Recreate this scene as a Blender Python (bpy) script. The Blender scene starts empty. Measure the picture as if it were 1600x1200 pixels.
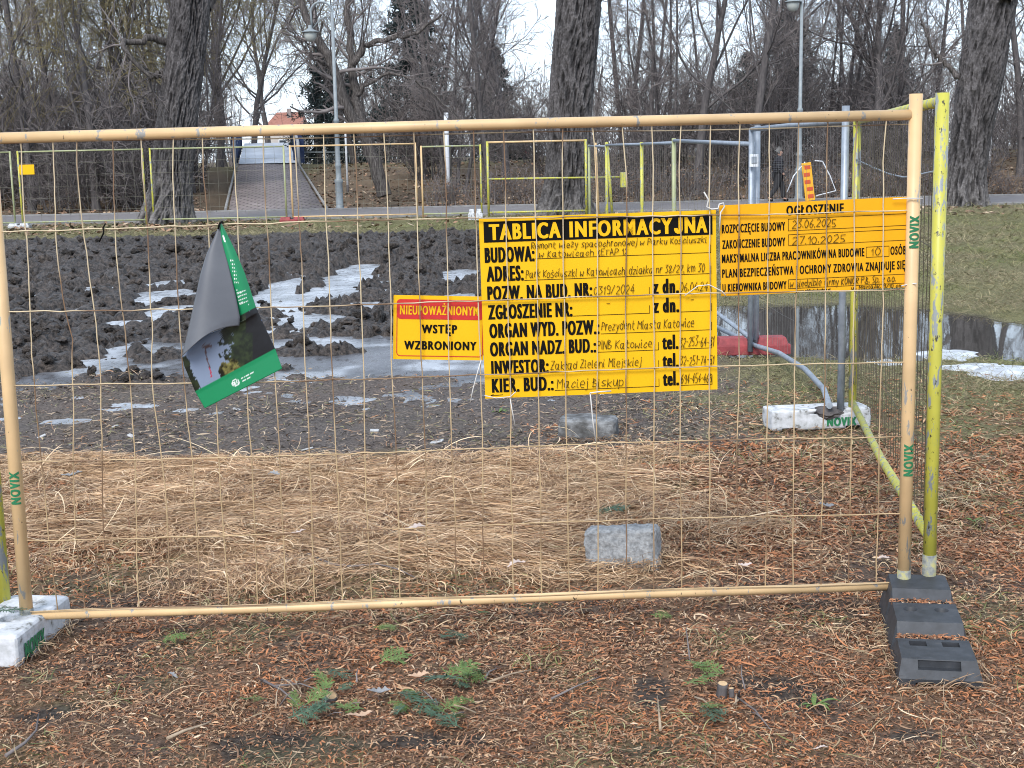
import bpy, bmesh, math, random
import numpy as np
from mathutils import Vector, Matrix, noise as mnoise

random.seed(7)
RNG = np.random.default_rng(7)
S = bpy.context.scene
COL = S.collection
PI = math.pi

# ------------------------------------------------------------------ camera
F_PX, PITCH, ROLL, CAM_H = 2200.0, 9.29, -1.2, 1.8      # focal length in pixels of the 1600 px wide photograph
cd = bpy.data.cameras.new("camera")
cd.sensor_fit = 'HORIZONTAL'; cd.sensor_width = 36.0
cd.lens = 36.0 * F_PX / 1600.0
cd.clip_start = 0.05; cd.clip_end = 2000.0
cam = bpy.data.objects.new("camera", cd); COL.objects.link(cam)
CAM_R = Matrix.Rotation(math.radians(90 - PITCH), 3, 'X') @ Matrix.Rotation(math.radians(ROLL), 3, 'Z')
cam.matrix_world = Matrix.Translation((0, 0, CAM_H)) @ CAM_R.to_4x4()
S.camera = cam

# ------------------------------------------------------------------ light
SUN_EL, SUN_AZ = math.radians(42), math.radians(200)     # overcast: a wide soft sun high behind the photographer
w = bpy.data.worlds.new("World"); S.world = w; w.use_nodes = True
nt = w.node_tree
bg = nt.nodes["Background"]
sky = nt.nodes.new("ShaderNodeTexSky"); sky.sky_type = 'NISHITA'; sky.sun_disc = False
sky.sun_elevation = SUN_EL; sky.sun_rotation = SUN_AZ
sky.air_density = 1.0; sky.dust_density = 0.6; sky.ozone_density = 2.5
hs = nt.nodes.new("ShaderNodeHueSaturation"); hs.inputs["Saturation"].default_value = 0.62
nt.links.new(sky.outputs[0], hs.inputs["Color"]); 
veil = nt.nodes.new("ShaderNodeMix"); veil.data_type = 'RGBA'; veil.inputs[0].default_value = 0.8
veil.inputs[7].default_value = (1.92, 2.32, 2.86, 1)          # even overcast cloud in front of the clear sky
nt.links.new(hs.outputs[0], veil.inputs[6]); nt.links.new(veil.outputs[2], bg.inputs["Color"])
bg.inputs["Strength"].default_value = 0.14
sd = bpy.data.lights.new("sun", 'SUN'); sd.energy = 1.1; sd.angle = math.radians(25); sd.color = (1.0, 0.97, 0.93)
so = bpy.data.objects.new("sun", sd); COL.objects.link(so)
_sdir = Vector((math.sin(SUN_AZ) * math.cos(SUN_EL), math.cos(SUN_AZ) * math.cos(SUN_EL), math.sin(SUN_EL)))
so.rotation_euler = _sdir.to_track_quat('Z', 'Y').to_euler(); so.location = (0, -5, 20)
S.view_settings.view_transform = 'Standard'; S.view_settings.look = 'None'
S.view_settings.exposure = 1.66; S.view_settings.gamma = 1.0
try:
    S.cycles.max_bounces = 6; S.cycles.diffuse_bounces = 3; S.cycles.transparent_max_bounces = 8
    S.cycles.use_denoising = True; S.cycles.filter_width = 1.0
except Exception:
    pass

# ------------------------------------------------------------------ pixel -> world helpers
def ray(u, v):
    return CAM_R @ Vector(((u - 800) / F_PX, -(v - 600) / F_PX, -1.0))
CAM_P = Vector((0, 0, CAM_H))
def gnd(u, v, z=0.0):
    d = ray(u, v); return CAM_P + d * ((z - CAM_H) / d.z)
def at(u, v, y):
    d = ray(u, v); return CAM_P + d * (y / d.y)

# ------------------------------------------------------------------ object helpers
def tag(o, label=None, cat=None, group=None, kind=None):
    if label: o['label'] = label
    if cat: o['category'] = cat
    if group: o['group'] = group
    if kind: o['kind'] = kind
    return o

def empty(name, label, cat, loc=(0, 0, 0), rotz=0.0, group=None):
    o = bpy.data.objects.new(name, None); COL.objects.link(o)
    o.location = loc; o.rotation_euler = (0, 0, rotz); o.empty_display_size = 0.2
    return tag(o, label, cat, group)

def link(name, me, mat, parent=None):
    o = bpy.data.objects.new(name, me); COL.objects.link(o)
    if mat is not None and len(me.materials) == 0: me.materials.append(mat)
    if parent is not None: o.parent = parent
    return o

def mesh_np(name, V, Q, colors=None, smooth=False, uv=None):
    """mesh from numpy arrays: V (n,3), Q (m,k) faces of equal size k"""
    V = np.asarray(V, np.float32); Q = np.asarray(Q, np.int32)
    me = bpy.data.meshes.new(name)
    m, k = Q.shape
    me.vertices.add(len(V)); me.vertices.foreach_set("co", V.ravel())
    me.loops.add(m * k); me.loops.foreach_set("vertex_index", Q.ravel())
    me.polygons.add(m)
    me.polygons.foreach_set("loop_start", np.arange(0, m * k, k, dtype=np.int32))
    me.polygons.foreach_set("loop_total", np.full(m, k, np.int32))
    if smooth: me.polygons.foreach_set("use_smooth", np.ones(m, bool))
    me.update(calc_edges=True)
    if colors is not None:
        c = np.ones((len(V), 4), np.float32); c[:, :3] = colors
        a = me.color_attributes.new("Col", 'FLOAT_COLOR', 'POINT'); a.data.foreach_set("color", c.ravel())
    return me

class MB:
    """collects shapes into one bmesh"""
    def __init__(s): s.bm = bmesh.new()
    def box(s, c, size, bevel=0.0, rot=None, seg=2):
        r = bmesh.ops.create_cube(s.bm, size=1.0); vs = r['verts']
        M = Matrix.Translation(c) @ (rot.to_4x4() if rot is not None else Matrix.Identity(4)) @ Matrix.Diagonal((*size, 1))
        bmesh.ops.transform(s.bm, matrix=M, verts=vs)
        if bevel:
            es = list({e for v in vs for e in v.link_edges})
            bmesh.ops.bevel(s.bm, geom=es, offset=bevel, segments=seg, profile=0.6, affect='EDGES')
        return s
    def tube(s, pts, rad, sides=10, cap=True):
        pts = [Vector(p) for p in pts]; n = len(pts)
        rads = rad if isinstance(rad, (list, tuple)) else [rad] * n
        rings = []; up = None
        for i, p in enumerate(pts):
            t = (pts[min(i + 1, n - 1)] - pts[max(i - 1, 0)]).normalized()
            if up is None:
                up = Vector((0, 0, 1)) if abs(t.z) < .9 else Vector((1, 0, 0))
            a = t.cross(up).normalized(); b = a.cross(t).normalized(); up = b
            rings.append([s.bm.verts.new(p + (a * math.cos(2 * PI * k / sides) + b * math.sin(2 * PI * k / sides)) * rads[i]) for k in range(sides)])
        for r0, r1 in zip(rings, rings[1:]):
            for k in range(sides):
                f = s.bm.faces.new((r0[k], r0[(k + 1) % sides], r1[(k + 1) % sides], r1[k])); f.smooth = True
        if cap:
            s.bm.faces.new(rings[0]); s.bm.faces.new(list(reversed(rings[-1])))
        return s
    def lathe(s, prof, c=(0, 0, 0), sides=24):
        c = Vector(c); rings = []
        for r, z in prof:
            rings.append([s.bm.verts.new(c + Vector((r * math.cos(2 * PI * k / sides), r * math.sin(2 * PI * k / sides), z))) for k in range(sides)])
        for r0, r1 in zip(rings, rings[1:]):
            for k in range(sides):
                f = s.bm.faces.new((r0[k], r0[(k + 1) % sides], r1[(k + 1) % sides], r1[k])); f.smooth = True
        s.bm.faces.new(rings[0]); s.bm.faces.new(rings[-1])
        return s
    def prism(s, poly, y0, y1):
        """poly in x,z ; extruded along y"""
        a = [s.bm.verts.new((x, y0, z)) for x, z in poly]; b = [s.bm.verts.new((x, y1, z)) for x, z in poly]
        s.bm.faces.new(a); s.bm.faces.new(list(reversed(b)))
        for i in range(len(poly)):
            j = (i + 1) % len(poly); s.bm.faces.new((a[j], a[i], b[i], b[j]))
        return s
    def build(s, name, mat, parent=None, xf=None):
        bmesh.ops.recalc_face_normals(s.bm, faces=s.bm.faces[:])
        if xf is not None: bmesh.ops.transform(s.bm, matrix=xf, verts=s.bm.verts[:])
        me = bpy.data.meshes.new(name); s.bm.to_mesh(me); s.bm.free()
        return link(name, me, mat, parent)

def copy_tree(o, parent=None):
    c = o.copy(); COL.objects.link(c)
    if parent is not None: c.parent = parent
    for ch in list(o.children): copy_tree(ch, c)
    return c

# ------------------------------------------------------------------ materials
def new_mat(name):
    m = bpy.data.materials.new(name); m.use_nodes = True
    return m, m.node_tree, m.node_tree.nodes["Principled BSDF"]

def ramp(nt, src, stops):
    r = nt.nodes.new("ShaderNodeValToRGB"); e = r.color_ramp.elements
    while len(e) < len(stops): e.new(0.5)
    for el, (p, c) in zip(e, stops): el.position = p; el.color = (*c, 1) if len(c) == 3 else c
    nt.links.new(src, r.inputs[0]); return r.outputs[0]

def tex(nt, scale, detail=5, rough=0.6, stretch=None, coord='Object'):
    tc = nt.nodes.new("ShaderNodeTexCoord"); n = nt.nodes.new("ShaderNodeTexNoise")
    n.inputs["Scale"].default_value = scale; n.inputs["Detail"].default_value = detail; n.inputs["Roughness"].default_value = rough
    out = tc.outputs[coord]
    if stretch:
        mp = nt.nodes.new("ShaderNodeMapping"); mp.inputs["Scale"].default_value = stretch
        nt.links.new(out, mp.inputs[0]); out = mp.outputs[0]
    nt.links.new(out, n.inputs["Vector"]); return n.outputs["Fac"]

def bump(nt, bs, src, strength, dist=0.01):
    b = nt.nodes.new("ShaderNodeBump"); b.inputs["Strength"].default_value = strength; b.inputs["Distance"].default_value = dist
    nt.links.new(src, b.inputs["Height"]); nt.links.new(b.outputs[0], bs.inputs["Normal"])

def mat(name, stops, scale=20, rough=0.6, metal=0.0, bmp=0.0, bdist=0.005, stretch=None, detail=5, spec=0.5):
    m, nt, bs = new_mat(name)
    f = tex(nt, scale, detail, 0.6, stretch)
    if len(stops) == 1: stops = [(0.3, tuple(c * .85 for c in stops[0])), (0.7, stops[0])]
    nt.links.new(ramp(nt, f, stops), bs.inputs["Base Color"])
    bs.inputs["Roughness"].default_value = rough; bs.inputs["Metallic"].default_value = metal
    bs.inputs["Specular IOR Level"].default_value = spec
    if bmp: bump(nt, bs, f, bmp, bdist)
    return m

def vcol_mat(name, rough=0.8, nscale=0, namp=0.4, bmp=0.0, bdist=0.01, spec=0.3):
    m, nt, bs = new_mat(name)
    a = nt.nodes.new("ShaderNodeVertexColor"); a.layer_name = "Col"
    out = a.outputs[0]
    if nscale:
        f = tex(nt, nscale, 6, 0.65)
        r = ramp(nt, f, [(0.36, (1 - namp,) * 3), (0.64, (1 + namp,) * 3)])
        mx = nt.nodes.new("ShaderNodeMix"); mx.data_type = 'RGBA'; mx.blend_type = 'MULTIPLY'; mx.inputs[0].default_value = 1.0
        nt.links.new(out, mx.inputs[6]); nt.links.new(r, mx.inputs[7]); out = mx.outputs[2]
        if bmp: bump(nt, bs, f, bmp, bdist)
    nt.links.new(out, bs.inputs["Base Color"]); bs.inputs["Roughness"].default_value = rough
    bs.inputs["Specular IOR Level"].default_value = spec
    return m

def chipped(name, paint, under, amount=0.4, scale=30, stretch=(1, 1, .25), rough=0.45, dark=(.03, .025, .02)):
    """paint with scuffs showing the metal, thin dark scratches and soft grime"""
    m, nt, bs = new_mat(name)
    f = tex(nt, scale, 6, 0.7, stretch)
    g = tex(nt, 6, 3, 0.5)
    base = ramp(nt, g, [(0.3, tuple(c * .8 for c in paint)), (0.65, paint)])
    k = ramp(nt, f, [(amount - .012, (1, 1, 1)), (amount + .012, (0, 0, 0))])
    mx = nt.nodes.new("ShaderNodeMix"); mx.data_type = 'RGBA'
    nt.links.new(k, mx.inputs[0]); nt.links.new(base, mx.inputs[6]); mx.inputs[7].default_value = (*under, 1)
    f2 = tex(nt, scale * 1.7, 4, 0.7, (1, 1, .5))
    k2 = ramp(nt, f2, [(amount - .085, (1, 1, 1)), (amount - .06, (0, 0, 0))])
    mx2 = nt.nodes.new("ShaderNodeMix"); mx2.data_type = 'RGBA'
    nt.links.new(k2, mx2.inputs[0]); nt.links.new(mx.outputs[2], mx2.inputs[6]); mx2.inputs[7].default_value = (*dark, 1)
    nt.links.new(mx2.outputs[2], bs.inputs["Base Color"])
    bs.inputs["Roughness"].default_value = rough
    bump(nt, bs, f, 0.15, 0.001)
    return m

M = {}
M['cream'] = chipped("cream_paint", (.69, .47, .245), (.30, .29, .27), 0.385, 24)
M['yellow'] = chipped("yellow_paint", (.52, .49, .075), (.24, .26, .27), 0.445, 30, dark=(.06, .055, .03))
M['palegreen'] = chipped("pale_paint", (.36, .38, .20), (.30, .32, .33), 0.4, 14)
M['galv'] = mat("galvanised", [(.3, (.22, .25, .29)), (.7, (.36, .40, .45))], 14, 0.45, 0.35)
M['oldmetal'] = mat("weathered_post_end", [(.35, (.13, .14, .14)), (.5, (.22, .225, .20)), (.65, (.36, .33, .13))], 30, .7)
M['galvmatt'] = mat("lamp_paint", [(.3, (.19, .215, .235)), (.7, (.27, .30, .31))], 10, 0.5)
M['wire'] = vcol_mat("wire_rust", 0.6)
M['sign'] = mat("sign_yellow", [(.3, (.76, .42, .004)), (.7, (.82, .455, .006))], 4, 0.5, spec=.25)
M['signorange'] = mat("sign_amber", [(.3, (.72, .34, .004)), (.7, (.78, .37, .006))], 4, 0.5, spec=.25)
M['black'] = mat("black_ink", [(.006, .0055, .005)], 20, 0.8, spec=.12)
M['pen'] = mat("marker_ink", [(.3, (.035, .024, .008)), (.7, (.07, .045, .01))], 60, 0.8, spec=.1)
M['red'] = mat("red_ink", [(.56, .025, .02)], 10, 0.4)
M['greenink'] = mat("green_stencil", [(.3, (.012, .13, .05)), (.7, (.02, .20, .08))], 60, 0.6)
M['whiteconc'] = mat("white_painted_block", [(.34, (.16, .155, .145)), (.43, (.44, .45, .46)), (.66, (.62, .63, .66))], 18, 0.8, bmp=.4, bdist=.006)
M['conc'] = mat("grey_concrete", [(.36, (.19, .195, .20)), (.5, (.29, .295, .30)), (.66, (.40, .405, .41))], 45, 0.9, bmp=1, bdist=.012, detail=9)
M['rubber'] = mat("dark_plastic", [(.35, (.020, .022, .026)), (.6, (.036, .039, .046)), (.75, (.058, .058, .06))], 22, 0.55, bmp=.15, bdist=.003)
M['redfoot'] = mat("red_plastic", [(.35, (.20, .035, .04)), (.7, (.36, .06, .065))], 14, 0.7)
M['bark'] = mat("bark", [(.3, (.030, .026, .026)), (.5, (.085, .075, .07)), (.7, (.19, .17, .16))], 9, 0.95, bmp=.9, bdist=.03, stretch=(3, 3, .45), detail=8, spec=.15)
M['bark2'] = mat("bark_brown", [(.3, (.060, .056, .058)), (.7, (.145, .130, .127))], 8, 0.95, bmp=.6, bdist=.02, stretch=(2, 2, .5), spec=.15)
M['twig'] = mat("twig", [(.3, (.12, .105, .105)), (.7, (.24, .21, .20))], 3, 0.9, spec=.15)
M['willow'] = mat("willow_twig", [(.3, (.13, .11, .062)), (.7, (.24, .20, .11))], 3, 0.9, spec=.15)
M['asphalt'] = mat("asphalt", [(.3, (.14, .127, .125)), (.7, (.20, .182, .18))], 3, 0.85, detail=9)
M['kerb'] = mat("kerb_stone", [(.3, (.16, .155, .155)), (.7, (.27, .265, .26))], 3, 0.85)
M['cord'] = mat("white_plastic", [(.62, .60, .57)], 10, 0.5)
M['blue'] = mat("blue_paint", [(.3, (.014, .03, .085)), (.7, (.025, .05, .14))], 4, 0.45)
M['whitepaint'] = mat("white_paint", [(.3, (.55, .57, .60)), (.7, (.72, .74, .77))], 5, 0.5)

# ------------------------------------------------------------------ numpy noise
_P = np.random.default_rng(11).random((256, 256)).astype(np.float64)
def vnoise(x, y):
    xi = np.floor(x).astype(int); yi = np.floor(y).astype(int); fx = x - xi; fy = y - yi
    fx = fx * fx * fx * (fx * (fx * 6 - 15) + 10); fy = fy * fy * fy * (fy * (fy * 6 - 15) + 10)
    a = _P[xi & 255, yi & 255]; b = _P[(xi + 1) & 255, yi & 255]; c = _P[xi & 255, (yi + 1) & 255]; d = _P[(xi + 1) & 255, (yi + 1) & 255]
    return (a * (1 - fx) + b * fx) * (1 - fy) + (c * (1 - fx) + d * fx) * fy
def fbm(x, y, f, octs=4, gain=.5, seed=0):
    x = np.asarray(x, float) + 37.7 * seed; y = np.asarray(y, float) + 91.3 * seed
    s = 0; a = 1; t = 0
    for i in range(octs):
        ca, sa = math.cos(.9 * i + .4), math.sin(.9 * i + .4)
        s = s + a * vnoise((x * ca - y * sa) * f + 13.1 * i, (x * sa + y * ca) * f + 7.7 * i); t += a; a *= gain; f *= 2.03
    return s / t
def ss(a, b, x):
    t = np.clip((np.asarray(x, float) - a) / (b - a), 0, 1); return t * t * (3 - 2 * t)

# ------------------------------------------------------------------ terrain
def _gp(u, v):
    p = gnd(u, v); return p.x, p.y
# puddles of the churned ground, read off where they lie: centre and half sizes on the ground
PUD = []
for (u0, u1, v0, v1, k) in [
    (12, 56, 428, 441, .6), (100, 190, 447, 458, .6), (215, 300, 452, 460, .6), (225, 306, 452, 474, 1.0), (228, 292, 436, 451, .8), (236, 298, 474, 498, .9), (290, 390, 446, 470, .9),
    (390, 457, 430, 494, 1.0), (445, 510, 452, 486, 1.0), (500, 580, 412, 470, 1.0), (478, 510, 385, 416, .6), (570, 625, 436, 448, .7), (540, 600, 470, 482, .7), (78, 128, 480, 494, .8),
    (160, 240, 498, 512, .7), (20, 80, 458, 468, .6), (330, 400, 486, 500, .7), (440, 540, 492, 508, .8), (690, 745, 420, 448, .9), (700, 760, 456, 470, .7), (330, 380, 402, 410, .5), (600, 660, 404, 412, .5),
    (140, 420, 532, 552, .7), (60, 320, 558, 588, .85), (250, 760, 552, 592, .85), (430, 780, 522, 548, .75), (20, 120, 575, 605, .8),
    (620, 800, 560, 598, 1.0)]:
    xa, ya = _gp(u0, (v0 + v1) / 2); xb, _ = _gp(u1, (v0 + v1) / 2); um = (u0 + u1) / 2
    _, yn = _gp(um, v1); _, yf = _gp(um, v0)
    PUD.append(((xa + xb) / 2, (yn + yf) / 2, abs(xb - xa) / 2 * 1.1, abs(yf - yn) / 2 * 1.1, k * 1.1))
RP = [_gp(1130, 540), _gp(1320, 535), _gp(1500, 535), _gp(1620, 535)]
WATER_Z = -0.015

def mud_mask(x, y):
    e = (fbm(x, y, .9, 3, seed=3) - .5)
    xr = 1.75 - .018 * (y - 11) + e * .9
    return ss(11.15, 11.9, y + e * 1.6 + .08 * x * 0) * (1 - ss(30.5, 34.5, y + e * 3)) * (1 - ss(-.25, .35, x - xr))
def right_puddle(x, y):
    e = (fbm(x, y, 1.1, 4, seed=5) - .5)
    d1 = ((x - 3.1) / 2.0) ** 2 + ((y - 14.1) / 2.3) ** 2
    d2 = ((x - 5.4) / 2.5) ** 2 + ((y - 12.8) / 1.05) ** 2
    d3 = ((x - 4.7) / .75) ** 2 + ((y - 22.5) / .9) ** 2
    return 1 - ss(.75, 1.1, np.minimum(np.minimum(d1, d2), d3) + e * 1.1)
def straw_mask(x, y):
    e = fbm(x, y, 1.2, 3, seed=8) - .5
    return ss(5.75, 6.5, y + e * 1.2 + .12 * (x + 2)) * (1 - ss(8.05, 8.5, y + e * .5)) * (1 - ss(.2, 1.5, x + e * 1.5))
def height(x, y):
    x = np.asarray(x, float); y = np.asarray(y, float)
    h = (fbm(x, y, .5, 3, seed=1) - .5) * .05 + (fbm(x, y, 5, 4, seed=2) - .5) * .035
    h = h + straw_mask(x, y) * (.035 + .07 * (fbm(x, y, 2.2, 4, seed=9) - .4))
    m = mud_mask(x, y)
    r1 = 1 - np.abs(2 * fbm(x, y * .9, 1.5, 3, .5, seed=12) - 1) * 2.2
    r2 = np.abs(2 * fbm(x, y, 3.6, 4, .62, seed=13) - 1) * 3.4 - .62
    r3 = np.abs(2 * fbm(x, y, 9.5, 3, .6, seed=16) - 1) * 3.4 - .62
    clod = .045 * np.clip(r1, -.6, 1) + .065 * np.clip(r2, -.8, 1.1) + .040 * np.clip(r3, -.8, 1.1) + (fbm(x, y, 9, 4, .68, seed=14) - .5) * .13 + .03
    far = ss(14, 24, y)
    clod = clod * (.75 + .4 * far) + .02 + .02 * far - .04 * ss(13, 14, y) * (1 - ss(19, 23, y)) * ss(.3, .55, fbm(x, y, .5, 2, seed=19))
    w = np.zeros_like(h)
    e = 1.25 * (fbm(x, y, 2.0, 5, .62, seed=15) - .5)
    for (cx, cy, rx, ry, k) in PUD:
        q = ((x - cx) / rx) ** 2 + ((y - cy) / ry) ** 2
        w = np.maximum(w, k * (1 - ss(.45, 1.5, q + e * 2.2)))
    chn = np.abs(fbm(x, y * .8, .75, 4, .55, seed=17) - .5); w = np.maximum(w, .95 * (1 - ss(.012, .05, chn)) * ss(13.2, 14.5, y) * (1 - ss(21, 25, y)) * ss(.30, .5, fbm(x, y, .35, 2, seed=18)))
    h = h * (1 - m) + m * (clod * (1 - .72 * np.clip(w, 0, 1)) - .135 * w)
    h = h - .10 * right_puddle(x, y)
    # thin meltwater pools on the trodden soil in front of the mud
    for (u, v, ru, rv) in [(175, 635, 60, 6), (90, 657, 34, 8), (18, 652, 30, 7), (290, 640, 22, 5), (335, 644, 14, 4), (115, 692, 10, 3)]:
        cx, cy = _gp(u, v); x2, _ = _gp(u + ru, v); _, y2 = _gp(u, v - rv)
        q = ((x - cx) / (x2 - cx)) ** 2 + ((y - cy) / (y2 - cy)) ** 2
        h = h - .07 * (1 - ss(.2, 1.3, q + e * 3.4))
    bank = 1.4 * ss(50, 72, y) - .6 * ss(80, 104, y)
    h = h * (1 - ss(38, 42, y)) + bank + ss(49, 56, y) * (fbm(x, y, .25, 3, seed=20) - .5) * .35
    t = np.clip((y - 48.8) / 25.2, 0, 1.3); xc = -8.2 - 3.9 * t
    cor = 1 - ss(1.75, 2.6, np.abs(x - xc)); h = h * (1 - cor * (y > 48.6)) + cor * (y > 48.6) * np.minimum(h, 1.45 * t - .3)
    return h

A_LIT, A_STR, A_SOIL, A_GRS, A_MUD, A_LEAF = [np.array(c) for c in
    ((.15, .092, .058), (.34, .22, .125), (.105, .091, .084), (.135, .125, .062), (.078, .063, .054), (.13, .095, .064))]
def black_soil(x, y):
    m = 0 * x; e = fbm(x, y, 5, 4, .6, seed=35) - .5
    for (u, v, ru, rv) in [(450, 1168, 130, 22), (690, 1160, 110, 14), (1020, 1085, 30, 30), (1230, 1082, 75, 26), (1010, 1180, 60, 14), (80, 1120, 50, 14), (1420, 1150, 60, 12)]:
        cx, cy = _gp(u, v); x2, _ = _gp(u + ru, v); _, y2 = _gp(u, v - rv)
        m = np.maximum(m, 1 - ss(.4, 1.3, ((x - cx) / (x2 - cx)) ** 2 + ((y - cy) / (y2 - cy)) ** 2 + e * 2.6))
    return m
def ground_color(x, y):
    n1 = fbm(x, y, 1.6, 4, seed=30); n2 = fbm(x, y, .35, 3, seed=31)
    c = A_LIT + 0 * x[:, None]
    mixc = lambda c, a, t: c * (1 - t[:, None]) + a * t[:, None]
    c = mixc(c, A_SOIL * .6, ss(.6, .7, n1) * .6)
    c = mixc(c, np.array((.040, .036, .033)), black_soil(x, y) * .9)
    g = ss(7.5, 10, y + (n1 - .5) * 3) * ss(.6, 2.4, x + (n1 - .5) * 2) + ss(.52, .62, fbm(x, y, 2.3, 3, seed=33)) * .35
    c = mixc(c, A_GRS * (0.8 + .5 * n2[:, None]), np.clip(g, 0, 1))
    s = ss(8.0, 8.6, y + (n1 - .5)) * (1 - ss(.8, 2.4, x + (n1 - .5) * 2))
    c = mixc(c, A_SOIL, s * (.75 + .25 * n1))
    c = mixc(c, A_STR, straw_mask(x, y) * .9)
    g2 = ss(29.5, 34, y + (n1 - .5) * 4)
    c = mixc(c, A_GRS * (.8 + .4 * n1[:, None]), g2)
    c = mixc(c, A_MUD * (.75 + .55 * n1[:, None]), mud_mask(x, y))
    rp = right_puddle(x, y); c = mixc(c, A_SOIL * .7, np.clip(rp * 1.5, 0, 1))
    c = mixc(c, A_LEAF * (.75 + .6 * n1[:, None]), ss(47, 51, y))
    c = mixc(c, np.array((.15, .135, .07)), ss(66, 73, y) * .7)
    return c

FY0 = -6.0
def fan_sheet():
    ncol, a0 = 760, math.radians(50)
    ang = np.linspace(-a0, a0, ncol)
    ang = np.sign(ang) * (np.abs(ang) / a0) ** 1.35 * a0          # finer towards the middle
    rr = [5.0]
    while rr[-1] < 520: rr.append(rr[-1] + (rr[-1]) * (.0036 if rr[-1] < 50 else .02))
    rr = np.array(rr)
    R, A = np.meshgrid(rr, ang, indexing='ij')
    X = R * np.tan(A); Y = R + FY0
    return X, Y
X, Y = fan_sheet()
nr, nc = X.shape
xf_, yf_ = X.ravel(), Y.ravel()
Z = height(xf_, yf_)
GC = ground_color(xf_, yf_)
MM = mud_mask(xf_, yf_).reshape(nr, nc)
idx = np.arange(nr * nc).reshape(nr, nc)
quads = np.stack([idx[:-1, :-1], idx[:-1, 1:], idx[1:, 1:], idx[1:, :-1]], -1).reshape(-1, 4)
inmud = (MM[:-1, :-1] > .5).ravel()
def sub_sheet(sel, name, m):
    q = quads[sel]; used, inv = np.unique(q.ravel(), return_inverse=True)
    me = mesh_np(name, np.stack([xf_[used], yf_[used], Z[used]], 1), inv.reshape(-1, 4), GC[used], smooth=True)
    return tag(link(name, me, m), kind='structure')
M['ground'] = vcol_mat("ground_soil", 0.95, 60, .55, .7, .012, spec=.15)
M['mud'] = vcol_mat("wet_mud", 0.45, 20, .8, 1.0, .10, spec=.35)  # strong colour noise follows the bump: shaded pits and bright wet facets painted in
sub_sheet(~inmud, "ground", M['ground'])
sub_sheet(inmud, "mud", M['mud'])
# a coarse skirt so the land carries on round the camera and to both sides
def skirt():
    xs = np.concatenate([np.linspace(-600, -8, 20), np.linspace(-6, 6, 7), np.linspace(8, 600, 20)]); ys = np.linspace(-300, 1200, 40)
    Xs, Ys = np.meshgrid(xs, ys, indexing='ij')
    V = np.stack([Xs.ravel(), Ys.ravel(), np.full(Xs.size, -.35)], 1)
    i = np.arange(Xs.size).reshape(Xs.shape)
    q = np.stack([i[:-1, :-1], i[1:, :-1], i[1:, 1:], i[:-1, 1:]], -1).reshape(-1, 4)
    tag(link("ground", mesh_np("ground", V, q, np.tile(A_LIT, (len(V), 1))), M['ground']), kind='structure')
skirt()
def H(x, y): return float(height(np.array([x]), np.array([y]))[0])

# water and slush
def make_slush():
    m, nt, bs = new_mat("slush_ice")
    f = tex(nt, 1.3, 6, .62, (1, .6, 1)); g = tex(nt, 9, 5, .7, (1, .5, 1))
    a = nt.nodes.new("ShaderNodeVertexColor"); a.layer_name = "Col"
    r_ = ramp(nt, f, [(.36, (.55,) * 3), (.62, (1.2,) * 3)]); mx = nt.nodes.new("ShaderNodeMix"); mx.data_type = 'RGBA'; mx.blend_type = 'MULTIPLY'; mx.inputs[0].default_value = 1
    nt.links.new(a.outputs[0], mx.inputs[6]); nt.links.new(r_, mx.inputs[7]); nt.links.new(mx.outputs[2], bs.inputs["Base Color"])
    nt.links.new(ramp(nt, g, [(.35, (.12,) * 3), (.65, (.5,) * 3)]), bs.inputs["Roughness"])
    bump(nt, bs, g, .25, .01); return m
def make_water():
    m, nt, bs = new_mat("puddle_water")
    bs.inputs["Base Color"].default_value = (.055, .05, .045, 1); bs.inputs["Roughness"].default_value = .03
    bs.inputs["IOR"].default_value = 1.33; bs.inputs["Specular IOR Level"].default_value = .9
    f = tex(nt, 5, 2, .5, (1, .35, 1)); bump(nt, bs, f, .05, .01); return m
M['slush'] = make_slush(); M['water'] = make_water()
def flat_sheet(name, x0, x1, y0, y1, z, m, nx=40, ny=40, colf=None):
    Xs, Ys = np.meshgrid(np.linspace(x0, x1, nx), np.linspace(y0, y1, ny), indexing='ij')
    i = np.arange(Xs.size).reshape(Xs.shape)
    q = np.stack([i[:-1, :-1], i[1:, :-1], i[1:, 1:], i[:-1, 1:]], -1).reshape(-1, 4)
    return tag(link(name, mesh_np(name, np.stack([Xs.ravel(), Ys.ravel(), np.full(Xs.size, z)], 1), q, None if colf is None else colf(Xs.ravel(), Ys.ravel())), m), kind='structure')
def ice_tone(x, y):          # grey meltwater near the trodden soil, white ice in the hollows farther in and on the small pools
    n = fbm(x, y, 1.1, 3, seed=55); t = np.maximum(ss(13.6, 15.2, y + (n - .5) * 2.5), .75 * (1 - ss(10.2, 10.9, y))); t = np.maximum(t, ss(.52, .62, n) * .85)
    return np.array((.115, .115, .125)) * (1 - t[:, None]) + np.array((.43, .455, .49)) * t[:, None]
flat_sheet("slush_water", -16, 1.2, 8.9, 31, WATER_Z, M['slush'], 240, 300, ice_tone)
flat_sheet("puddle_water", 1.204, 9.5, 10.8, 24.5, WATER_Z - .012, M['water'])

# path with kerbs
def path():
    b = MB(); b.box((0, 45.4, .0), (120, 6.4, .06)); tag(b.build("path", M['asphalt']), kind='structure')
    for y, z in ((42.12, .045), (48.68, .06)):
        b = MB()
        for i in range(120): b.box((-59.5 + i, y, z - .05), (.992, .12, .14), .012, seg=1)
        tag(b.build("kerb", M['kerb']), kind='structure')
path()

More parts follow.
